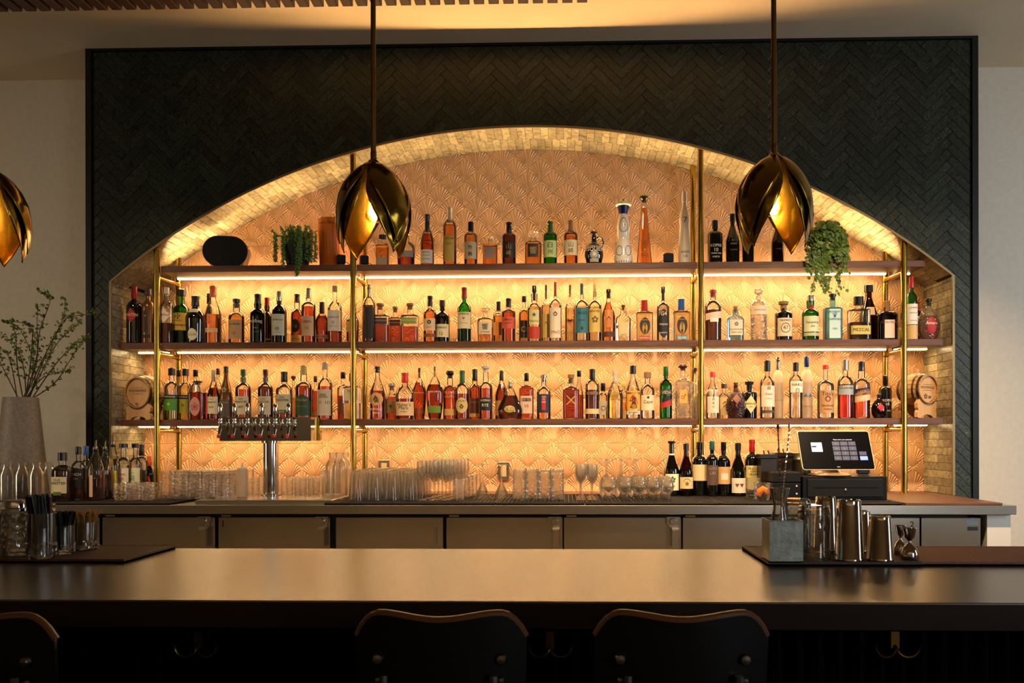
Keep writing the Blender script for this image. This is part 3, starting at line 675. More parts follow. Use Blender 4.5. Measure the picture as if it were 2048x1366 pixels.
def bottle(xc, w, top, base, Y, kd, gl, lq, fill, cap, labels, desc, group, name='bottle'):
    p = P(xc, top, Y); Hh = p.z-base; R = WPX(w, Y)/2
    t = thing(name, desc, 'bottle', (p.x, Y, base), 0, group)
    ctype, ccol, ch, cw = cap          # type, colour key, height share, width of cap / neck
    H = Hh; sq, dr = KIND[kd][4], KIND[kd][5]; nr = KIND[kd][2]
    tn = 1-ch*(.55 if ctype != 'sleeve' else .9) if ctype else 1.
    ts = [0, .004, .014, .03, .12, .25, .4, .5]+[KIND[kd][0]+(KIND[kd][1]-KIND[kd][0])*k/7 for k in range(8)]+[.9, .97, 1]
    ts = sorted(set(x for x in ts if x < tn))+[tn]
    prof = []
    for x in ts:
        r = rad(kd, x); 
        if x == 0: r *= .86
        elif x == .004: r *= .95
        prof.append((R*r, x*H))
    if kd == 'cone': pass
    N = 28 if sq == 2 else 32
    body = MB().lathe(prof, N, sq=sq, dy=dr, cap=True)
    bo = body.obj('glass', GL[gl], t, 50)
    if lq and fill > .03 and gl != 'bk':
        lp = [(R*rad(kd, x)*.93-.0004, x*H) for x in [x for x in ts if .014 <= x < fill]+[fill]]
        lp = [(lp[0][0]*.9, lp[0][1]*.9)]+lp
        MB().lathe(lp, N, sq=sq, dy=dr).obj('liquid', LQ[lq], t, 50)
    if ctype:
        rn = max(R*nr*dr if dr < .8 else R*nr, .0075)*cw; z0 = (1-ch)*H; z1 = H; mb = MB(); cm = pm('cap_'+ccol, CAPC[ccol], .3, coat=.3) if ccol not in ('s',) else pm('cap_silver', CAPC['s'], .25, .9)
        if ccol in ('gl',): cm = GL['em']
        if ccol == 'n': cm = pm('cork', '#8f6b42', .8)
        if ctype == 'cap': mb.lathe([(rn*1.02, z0), (rn*1.08, z0+.001), (rn*1.05, z1-.002), (rn*.9, z1)], 18)
        elif ctype == 'sleeve': mb.lathe([(rn*1.06, z0), (rn*1.1, z0+.002), (rn*1.02, z0+(z1-z0)*.55), (rn*1.02, z0+(z1-z0)*.72), (rn*1.12, z0+(z1-z0)*.74), (rn*1.1, z1-.002), (rn*.95, z1)], 18)
        elif ctype == 'stop': mb.lathe([(rn*.85, z0), (rn*.9, z0+(z1-z0)*.55), (rn*1.35, z0+(z1-z0)*.57), (rn*1.42, z1-.002), (rn*1.3, z1)], 20)
        elif ctype == 'ball': mb.lathe([(rn*.8, z0), (rn*.9, z0+(z1-z0)*.3), (rn*1.4, z0+(z1-z0)*.4), (rn*1.75, z0+(z1-z0)*.65), (rn*1.5, z1-.003), (rn*.8, z1)], 20)
        elif ctype == 'dec': mb.lathe([(rn*.8, z0), (rn*.9, z0+(z1-z0)*.35), (rn*1.9, z0+(z1-z0)*.4), (rn*2.1, z0+(z1-z0)*.6), (rn*1.9, z1-.002), (rn*1.5, z1)], 8)
        elif ctype == 'pour':
            mb.lathe([(rn*1.1, z0), (rn*1.25, z0+.004), (rn*1.2, z0+.012), (rn*.8, z0+.016)], 16)
            MB().tube([(0, 0, z0+.014), (0, 0, z0+(z1-z0)*.6), (.003, 0, z1)], [rn*.55, rn*.42, rn*.22], 10).obj('spout', M_chrome, t)
        mb.obj('cap' if ctype in ('cap', 'sleeve') else ('pourer' if ctype == 'pour' else 'stopper'), cm, t, 40)
        if ctype == 'sleeve' and ccol in ('r', 'k', 'g', 'o') and kd in ('std', 'tall') and False: pass
    for L in labels:
        if L[0] == 'txt': wtext(t, kd, R, H, L[1]); continue
        sh, z0, z1, hw, col = L[:5]; tl = L[6] if len(L) > 6 else 0.
        o = wrap(t, 'label', kd, R, H, z0*H, z1*H, hw, col, sh, tilt=tl)
        if len(L) > 5 and L[5]: wtext(o, kd, R, H, L[5], tilt=tl)
    return t
K_, W_, CRM, GOLD = '#120d0a', '#e6dcc8', '#e3d0a4', '#b99850'
S1, S2, S3 = 'bottles on the top shelf', 'bottles on the middle shelf', 'bottles on the lowest shelf'
LB = lambda z0, z1, col, tx=None, hw=.88, sh='rect': (sh, z0, z1, hw, col, tx)
F_, B_ = 4.905, 5.005
row1 = [
 (765, 25, 470, F_, 'sq', 'c', 'am', .62, ('cap', 'k', .16, 1.9), [LB(.06, .26, '#8f8a78')], 'square amber bottle with dark top, nearly hidden behind the left-hand pendant lamp'),
 (812, 37, 464, F_, 'squat', 'c', 'dr', .40, ('ball', 's', .16, .7), [LB(.24, .42, '#8a8372')], 'round-shouldered decanter bottle with silver stopper and grey band, beside the left-hand lamp'),
 (854.5, 27, 429, F_, 'slope', 'c', 'rd', .62, ('sleeve', 'k', .34, 1.15), [LB(.04, .30, W_, [('Booker\'s', .255, .6, K_), ('KENTUCKY', .19, .6, '#555044'), ('BOURBON', .12, .6, '#555044')])], 'slender red bottle with long black neck sleeve and white label'),
 (899.5, 27, 415, F_, 'tall', 'c', 'or', .70, ('sleeve', 'w', .25, 1.0), [LB(.06, .50, '#d8b04c', [('TAYLOR', .45, .8, K_), ('BOURBON', .36, .5, '#8a5a1c')], .75)], 'tall orange bottle with pale neck sleeve and tall yellow label'),
 (941.5, 27, 444, F_, 'port', 'c', 'am', .68, ('cap', 'k', .22, 1.15), [LB(.14, .52, CRM, [('竹', .40, .30, K_), ('鶴', .25, .30, K_)])], 'amber whisky bottle with black cap and cream label of brushed characters'),
 (980.5, 29, 474, F_, 'sq', 'c', 'or', .70, ('stop', 'gl', .14, 1.0), [LB(.22, .62, '#a08c78', None, .7)], 'small square orange bottle with grey label'),
 (1018, 28, 445, F_, 'port', 'c', 'dk', .70, ('sleeve', 'k', .26, 1.1), [LB(.16, .52, '#17110c', [('山', .42, .34, GOLD), ('崎', .27, .34, GOLD)])], 'dark whisky bottle with black label and gold brushed characters'),
 (1066.5, 33, 464, F_, 'sqr', 'c', 'am', .66, ('dec', 'gl', .22, 1.0), [LB(.22, .62, '#15100c', [('響', .42, .42, GOLD)], .62)], 'faceted amber decanter with black label and glass stopper'),
 (1100.5, 28, 443, F_, 'port', 'g', 'gr', .66, ('sleeve', 'g', .26, 1.1), [LB(.16, .54, '#bccf88', [('白', .44, .34, K_), ('州', .28, .34, K_)])], 'green whisky bottle with pale label and black brushed characters'),
 (1141.5, 28, 441, F_, 'port', 'c', 'or', .66, ('sleeve', 'n', .26, 1.1), [LB(.20, .54, CRM, [('山', .44, .34, K_), ('崎', .30, .34, K_)])], 'amber whisky bottle with cream label and black brushed characters'),
 (1288, 30, 392, F_, 'cone', 'c', 'or', .82, ('ball', 'k', .09, 1.1), [('txt', [('1942', .12, .5, '#5a2a10'), ('♣', .2, .12, GOLD)])], 'tall tapering amber bottle with black stopper'),
 (1430, 30, 441, F_, 'port', 'bk', None, 0, ('cap', 'k', .20, 1.1), [('txt', [('KOPKE', .40, .8, W_), ('10', .30, .25, W_), ('YEARS OLD', .22, .75, W_), ('PORTO', .14, .5, W_)])], 'black port bottle with white lettering and a 10 on the top shelf'),
 (1465, 27, 428, F_, 'burg', 'bk', None, 0, ('cap', 'k', .16, 1.1), [('txt', [('PORTO', .38, .5, GOLD), ('TAWNY', .26, .6, '#7a6238')])], 'dark bottle with faint gold lettering right of the white-lettered black bottle'),
 (1496, 24, 441, F_, 'port', 'bk', None, 0, ('cap', 'k', .20, 1.1), [], 'black bottle half hidden behind the right-hand pendant lamp'),
 (1555, 24, 436, F_, 'burg', 'br', 'dk', .8, ('cap', 'k', .16, 1.1), [('txt', [('PORTO', .30, .5, '#5a2a20')])], 'dark red bottle seen under the tip of the right-hand pendant lamp'),
]
row2 = [
 (268.5, 30, 572, F_, 'wine', 'bk', None, 0, ('sleeve', 'r', .22, 1.1), [LB(.36, .60, '#b01c1c', [('MARTINI', .49, 1.0, W_)], .8, 'dia')], 'black vermouth bottle with red cap and red diamond label at the far left'),
 (296.5, 25, 578, F_, 'tall', 'bz', None, 0, ('cap', 'b', .12, 1.5), [LB(.2, .72, '#20160f', [('♣', .5, .12, GOLD)], .3), LB(.10, .16, '#20160f', None, .7)], 'embossed bronze-coloured bottle with slim black label left of the leftmost stand'),
 (333, 27, 575, F_, 'wine', 'c', 'dk', .36, ('cap', 'w', .12, 1.1), [LB(.36, .62, W_, [('AVERNA', .5, .95, '#b01c1c')], .9, 'dia')], 'bottle with white diamond label and red lettering just right of the leftmost stand'),
 (363, 35, 579, F_, 'std', 'g', 'dk', .24, ('cap', 'k', .12, 1.3), [LB(.25, .56, '#d8ae3e', [('✠', .50, .3, K_), ('AMARO', .42, .45, K_), ('Montenegro', .34, .85, K_)], .95)], 'green-necked bottle with mustard yellow label'),
 (391, 40, 592, F_, 'squat', 'bk', None, 0, ('sleeve', 'k', .22, 1.05), [LB(.05, .30, '#d9cfae', [('D.O.M.', .17, .45, '#4a3a1c')], .48, 'oval'), LB(.64, .72, '#d9cfae', None, .5)], 'squat dark liqueur bottle with long neck and round cream seal'),
 (418, 12, 587, 5.02, 'tall', 'br', 'dk', .7, ('cap', 'b', .2, 1.6), [], 'narrow brown bottle peeping out behind the bottle with the orange cap'),
 (426, 33, 572, F_, 'slope', 'c', 'or', .50, ('sleeve', 'o', .19, 1.25), [LB(.19, .26, '#e3b890', None, .8), ('txt', [('B', .42, .4, '#e88a5a')])], 'clear sloping bottle of orange spirit with bright orange cap'),
 (473, 31, 598, F_, 'bulbn', 'c', 'am', .62, ('stop', 'k', .20, .8), [LB(.09, .52, '#c99a66', [('BALVENIE', .42, .8, '#4a2a14'), ('12', .22, .2, '#4a2a14')])], 'amber whisky bottle with tan label and bulbous neck'),
 (515.5, 30, 588, F_, 'bulbn', 'dg', 'dk', .8, ('sleeve', 'k', .22, .95), [('txt', [('Ardbeg', .43, .95, W_), ('TEN', .30, .3, '#9a9a80'), ('YEARS OLD', .22, .5, '#9a9a80')])], 'dark green bottle with white lettering and black neck'),
 (534, 22, 595, B_, 'bulbn', 'br', 'dk', .7, ('sleeve', 'r', .20, 1.0), [LB(.10, .13, GOLD, None, .8)], 'brown bottle with red cap behind the dark green bottle'),
 (558.5, 29, 583, F_, 'std', 'dg', 'dk', .66, ('sleeve', 's', .19, 1.1), [LB(.14, .55, '#d6d6bc', [('LAPHROAIG', .44, .85, K_), ('10', .27, .26, K_), ('YEARS OLD', .20, .45, '#5a5a44')])], 'green glass bottle with white label and a large 10'),
 (594, 24, 588, B_, 'bulbn', 'c', 'dr', .7, ('sleeve', 'k', .17, 1.0), [LB(.24, .50, '#2a1a10', [('16', .36, .3, GOLD)], .7, 'oval'), LB(.03, .19, '#d9a45a', [('LAGAVULIN', .11, .8, K_)])], 'dark amber bottle with black oval label and tan lower band'),
 (617, 28, 577, F_, 'port', 'c', 'rd', .66, ('cap', 's', .18, 1.1), [LB(.12, .48, '#d9ae84', [('OBAN', .38, .7, '#5a3018'), ('14', .26, .26, '#b05a2a')])], 'pink-amber whisky bottle with grey capsule and beige label'),
 (644, 26, 604, F_, 'squat', 'c', 'dr', .66, ('cap', 'b', .28, 1.1), [LB(.11, .20, '#c08a62', [('DALMORE', .155, .8, K_)])], 'low red whisky bottle with brown cap and narrow label'),
 (669.5, 28, 572, F_, 'std', 'c', 'dr', .20, ('cap', 'w', .10, 1.1), [LB(.20, .56, '#e4d8c8', [('MACALLAN', .44, .9, K_), ('12', .35, .2, K_), ('TRIPLE CASK', .28, .6, '#6a5a4a')], .94)], 'whisky bottle with white label and red liquid at the base, left of the second stand'),
 (705, 26, 606, 5.0, 'squat', 'c', 'or', .6, ('cap', 'k', .14, 1.1), [LB(.3, .55, '#c9a040', None, .8)], 'squat orange bottle mostly hidden behind the second stand'),
 (738, 25, 570, F_, 'tall', 'c', 'dk', .64, ('sleeve', 's', .22, .85), [LB(.06, .60, '#1c0c0c', None, .92)], 'tall dark red bottle with slim silver neck'),
 (760.5, 36, 607, F_, 'sq', 'c', 'dr', .46, ('stop', 'n', .15, 1.0), [LB(.46, .62, '#38303c', [('WOODINVILLE', .55, .85, '#c9b9a0')], .9)], 'square bottle with dark violet label and cork stopper'),
 (790.5, 27, 613, B_, 'sq', 'c', 'rd', .50, ('stop', 'n', .15, 1.0), [LB(.48, .64, '#4a1c14', [('WOODINVILLE', .56, .85, '#c9a080')], .9)], 'square bottle with dark red label between two similar square bottles'),
 (820, 34, 607, F_, 'sq', 'c', 'rd', .40, ('stop', 'n', .15, 1.0), [LB(.46, .62, '#8a9a3c', [('WOODINVILLE', .55, .85, W_)], .9)], 'square bottle with green label and cork stopper'),
 (860, 26, 592, F_, 'std', 'c', 'or', .68, ('sleeve', 'k', .22, 1.1), [LB(.24, .50, '#e0bc94', [('●', .42, .32, '#3a3228'), ('SPOT', .31, .4, '#7a5a3a')]), LB(.10, .17, '#7a4a2a', None, .88)], 'amber bottle with black cap and pale label with a dark dot'),
 (884.5, 31, 600, F_, 'std', 'bk', None, 0, ('cap', 'b', .15, 1.1), [LB(.12, .42, CRM, [('REDBREAST', .34, .8, K_), ('12', .20, .22, K_)])], 'near-black bottle with cream label and a 12'),
 (928.5, 28, 575, F_, 'std', 'g', 'dk', .25, ('sleeve', 'r', .20, 1.1), [LB(.24, .54, CRM, [('JAMESON', .50, .9, K_), ('▼', .42, .2, '#a03020'), ('IRISH WHISKEY', .34, .6, '#6a5a3a')], .94)], 'green bottle with dark red cap and cream label, middle shelf'),
 (971, 32, 616, F_, 'sqr', 'c', 'am', .42, ('dec', 'gl', .16, .9), [LB(.22, .58, '#dcc9a4', [('響', .44, .38, K_), ('JAPANESE', .28, .6, '#6a5a3a')], .8)], 'faceted decanter with cream label and clear stopper'),
 (997, 22, 603, B_, 'port', 'c', 'am', .66, ('sleeve', 'k', .22, 1.1), [LB(.20, .50, '#d98a34', None, .85)], 'amber bottle with orange label partly behind the red-amber bottle'),
 (1017, 28, 597, F_, 'port', 'c', 'rd', .68, ('sleeve', 'k', .20, 1.1), [LB(.30, .56, '#c8503a', [('NIKKA', .50, .55, '#5a1410'), ('COFFEY', .42, .5, '#5a1410')])], 'red-amber bottle with red label and black cap'),
 (1048, 21, 592, B_, 'std', 'c', 'am', .7, ('cap', 'k', .13, 1.2), [LB(.12, .48, '#231812', [('○', .3, .5, GOLD)])], 'amber bottle with dark label left of the tequilas'),
 (1068.5, 28, 572, F_, 'bulbn', 'c', 'gd', .62, ('stop', 'k', .26, .62), [LB(.30, .56, '#d6c88c', [('★', .48, .35, '#2a3a34'), ('TEQUILA', .36, .7, '#2a3a34')], .7), LB(.05, .26, '#b2341e', None, .8)], 'tequila bottle with star emblem and red base label'),
 (1092, 20, 570, B_, 'mez', 'c', 'gd', .66, ('stop', 'b', .24, .7), [LB(.1, .5, '#cfae5c', [('▲', .34, .5, '#7a3a1c')], .7)], 'pale bottle with brown stopper behind the bottle with the red neck strip'),
 (1110.5, 25, 564, F_, 'mez', 'c', 'cl', .64, ('sleeve', 'r', .24, .75), [LB(.06, .56, '#e0d2b4', [('♠', .46, .35, '#6a5a40'), ('ONÓ', .16, .8, '#a02c22')], .85)], 'tall clear mezcal bottle with red neck strip'),
 (1140, 20, 570, B_, 'mez', 'c', 'gd', .6, ('stop', 'n', .20, .7), [('txt', [('♥', .36, .7, '#b8562a'), ('1000', .18, .6, '#8a7a50')])], 'clear bottle with a printed heart'),
 (1163.5, 27, 567, F_, 'mez', 'c', 'cl', .6, ('sleeve', 't', .19, .85), [LB(.14, .57, '#2f6a78', [('VAGO', .48, .85, '#10222a'), ('MEZCAL', .36, .5, '#10222a'), ('♣', .22, .22, '#10222a')], .92)], 'mezcal bottle with broad teal label'),
 (1189.5, 27, 568, F_, 'mez', 'c', 'gd', .6, ('stop', 'y', .23, .75), [LB(.16, .56, '#d3b458', [('BANHEZ', .52, .85, '#4a3414'), ('✿', .38, .5, '#6a5424')], .85)], 'golden mezcal bottle with palm-like drawing on its label'),
 (1217, 27, 579, F_, 'slope', 'c', 'or', .75, ('stop', 'k', .17, .9), [LB(.26, .60, '#c87a34', [('▲', .44, .4, '#7a3a1c')], .62), LB(.08, .18, '#4a2c1c', None, .9)], 'sloping amber tequila bottle with framed orange label'),
 (1246.5, 30, 610, F_, 'flat', 'c', 'cl', .5, ('stop', 'b', .14, .9), [LB(.14, .52, '#dcc286', [('LALO', .18, .4, '#5a4a28')], .6)], 'low clear flask-shaped tequila bottle'),
 (1288.5, 33, 600, F_, 'sq', 'c', 'gd', .66, ('cap', 'r', .26, 1.3), [LB(.16, .56, '#231812', [('HERRADURA', .50, .6, '#b9a060')], .62, 'oval'), LB(.17, .44, '#d8a040', None, .30, 'oval'), LB(.03, .11, '#b8342c', [('REPOSADO', .07, .6, W_)], .62)], 'tequila bottle with horseshoe label and red foot label'),
 (1326, 25, 574, F_, 'mez', 'c', 'cl', .68, ('stop', 'k', .25, .95), [LB(.06, .58, '#1c1612', [('G4', .50, .5, W_), ('TEQUILA', .30, .75, W_), ('BLANCO', .15, .6, W_)], .86, 'oval')], 'clear bottle with tall black oval label'),
 (1362.5, 33, 598, F_, 'sq', 'c', 'gd', .66, ('cap', 'B', .26, 1.3), [LB(.16, .56, '#231812', [('HERRADURA', .50, .6, '#b9a060')], .62, 'oval'), LB(.17, .44, '#d8b060', None, .30, 'oval'), LB(.03, .11, '#4f93ae', [('SILVER', .07, .5, W_)], .62)], 'tequila bottle with horseshoe label and blue foot label'),
 (1426, 33, 580, F_, 'tall', 'c', 'dk', .60, ('stop', 'r', .14, .9), [('rect', .42, .55, .95, '#e0c4a8', None, .15), ('rect', .36, .44, .5, '#e8dccc', None)], 'dark red spirit bottle with slanting pale label right of the third stand'),
 (1471, 33, 612, F_, 'flat', 'lb', 'bw', .6, ('stop', 'n', .18, .9), [LB(.16, .60, '#dcc9a8', [('GUNPOWDER', .32, .8, '#4a4a60'), ('IRISH GIN', .24, .6, '#4a4a60'), ('✿', .48, .25, '#3a5a8a')], .78)], 'pale blue gin bottle with cream label and cork'),
 (1517, 33, 578, F_, 'tall', 'em', 'cl', .5, ('ball', 'gl', .16, .9), [LB(.50, .66, '#e2cbb0', [('THE BOTANIST', .58, .75, '#8a6a50')], .95)], 'clear dimpled gin bottle with pale band label'),
 (1567, 35, 603, F_, 'port', 'bk', None, 0, ('stop', 'n', .18, 1.2), [LB(.10, .56, '#d6c4a0', [('MONKEY', .50, .6, K_), ('47', .32, .3, '#5a4a34'), ('◯', .31, .55, '#5a4a34')], .82)], 'near-black apothecary gin bottle with ornate cream label'),
 (1620.5, 33, 590, F_, 'bulbn', 'g', 'gr', .7, ('sleeve', 's', .15, .9), [LB(.18, .52, '#cfd0a8', [('Tanqueray', .38, .85, '#2a4a20'), ('GIN', .30, .25, '#7a2a20')], .9), LB(.09, .16, '#b5b28a', None, .9), LB(.66, .78, '#8a1c1c', None, .3, 'oval')], 'bright green gin bottle with cream label and red seal'),
 (1665, 34, 588, F_, 'sq', 'bl', 'bw', .66, ('stop', 'k', .14, 1.0), [LB(.04, .66, '#bcd8d4', [('BOMBAY', .60, .6, '#1c3c48'), ('♛', .53, .26, '#2a5a80'), ('SAPPHIRE', .44, .75, '#1c3c48'), ('GIN', .24, .25, '#1c3c48')], .62)], 'pale blue square gin bottle with arched label'),
 (1737, 36, 570, B_, 'burg', 'br', 'dk', .64, ('cap', 'k', .13, 1.3), [LB(.46, .60, '#d6b69a', None, .4)], 'tall brown bottle with small square label, behind the mezcal bottle'),
 (1717, 40, 593, F_, 'sq', 'c', 'dk', .40, ('cap', 'k', .20, 1.5), [LB(.12, .32, '#c8b054', [('MEZCAL', .225, .8, K_)], .97)], 'clear square bottle with black band and yellow label left of the rightmost stand'),
 (1773.5, 39, 602, F_, 'sqr', 'br', 'dk', .66, ('cap', 'n', .30, .95), [LB(.04, .50, '#e0c4ac', [('COINTREAU', .44, .85, '#8a2a1c')], .5)], 'orange liqueur bottle of brown glass with narrow pale label'),
 (1823, 22, 553, F_, 'wine', 'g', 'gd', .4, ('sleeve', 'r', .18, 1.2), [LB(.24, .56, '#ded6c8', [('LUXARDO', .50, .9, '#b01c1c'), ('MARASCHINO', .42, .7, K_), ('ORIGINALE', .30, .6, K_)], .95), LB(.01, .23, '#c9a46a', None, .97)], 'green bottle with red cap and straw base right of the rightmost stand'),
 (1835, 16, 600, B_, 'wine', 'br', 'dk', .8, ('sleeve', 'r', .25, 1.1), [LB(.56, .60, W_, None, .5)], 'small dark red bottle behind the round red bottle'),
 (1857, 46, 598, F_, 'round', 'em', 'pk', .58, ('stop', 'k', .17, 1.3), [LB(.13, .54, '#a01c1c', [('Amaro', .40, .5, W_)], .38, 'oval'), ], 'round dimpled bottle of red liqueur at the far right of the middle shelf'),
]
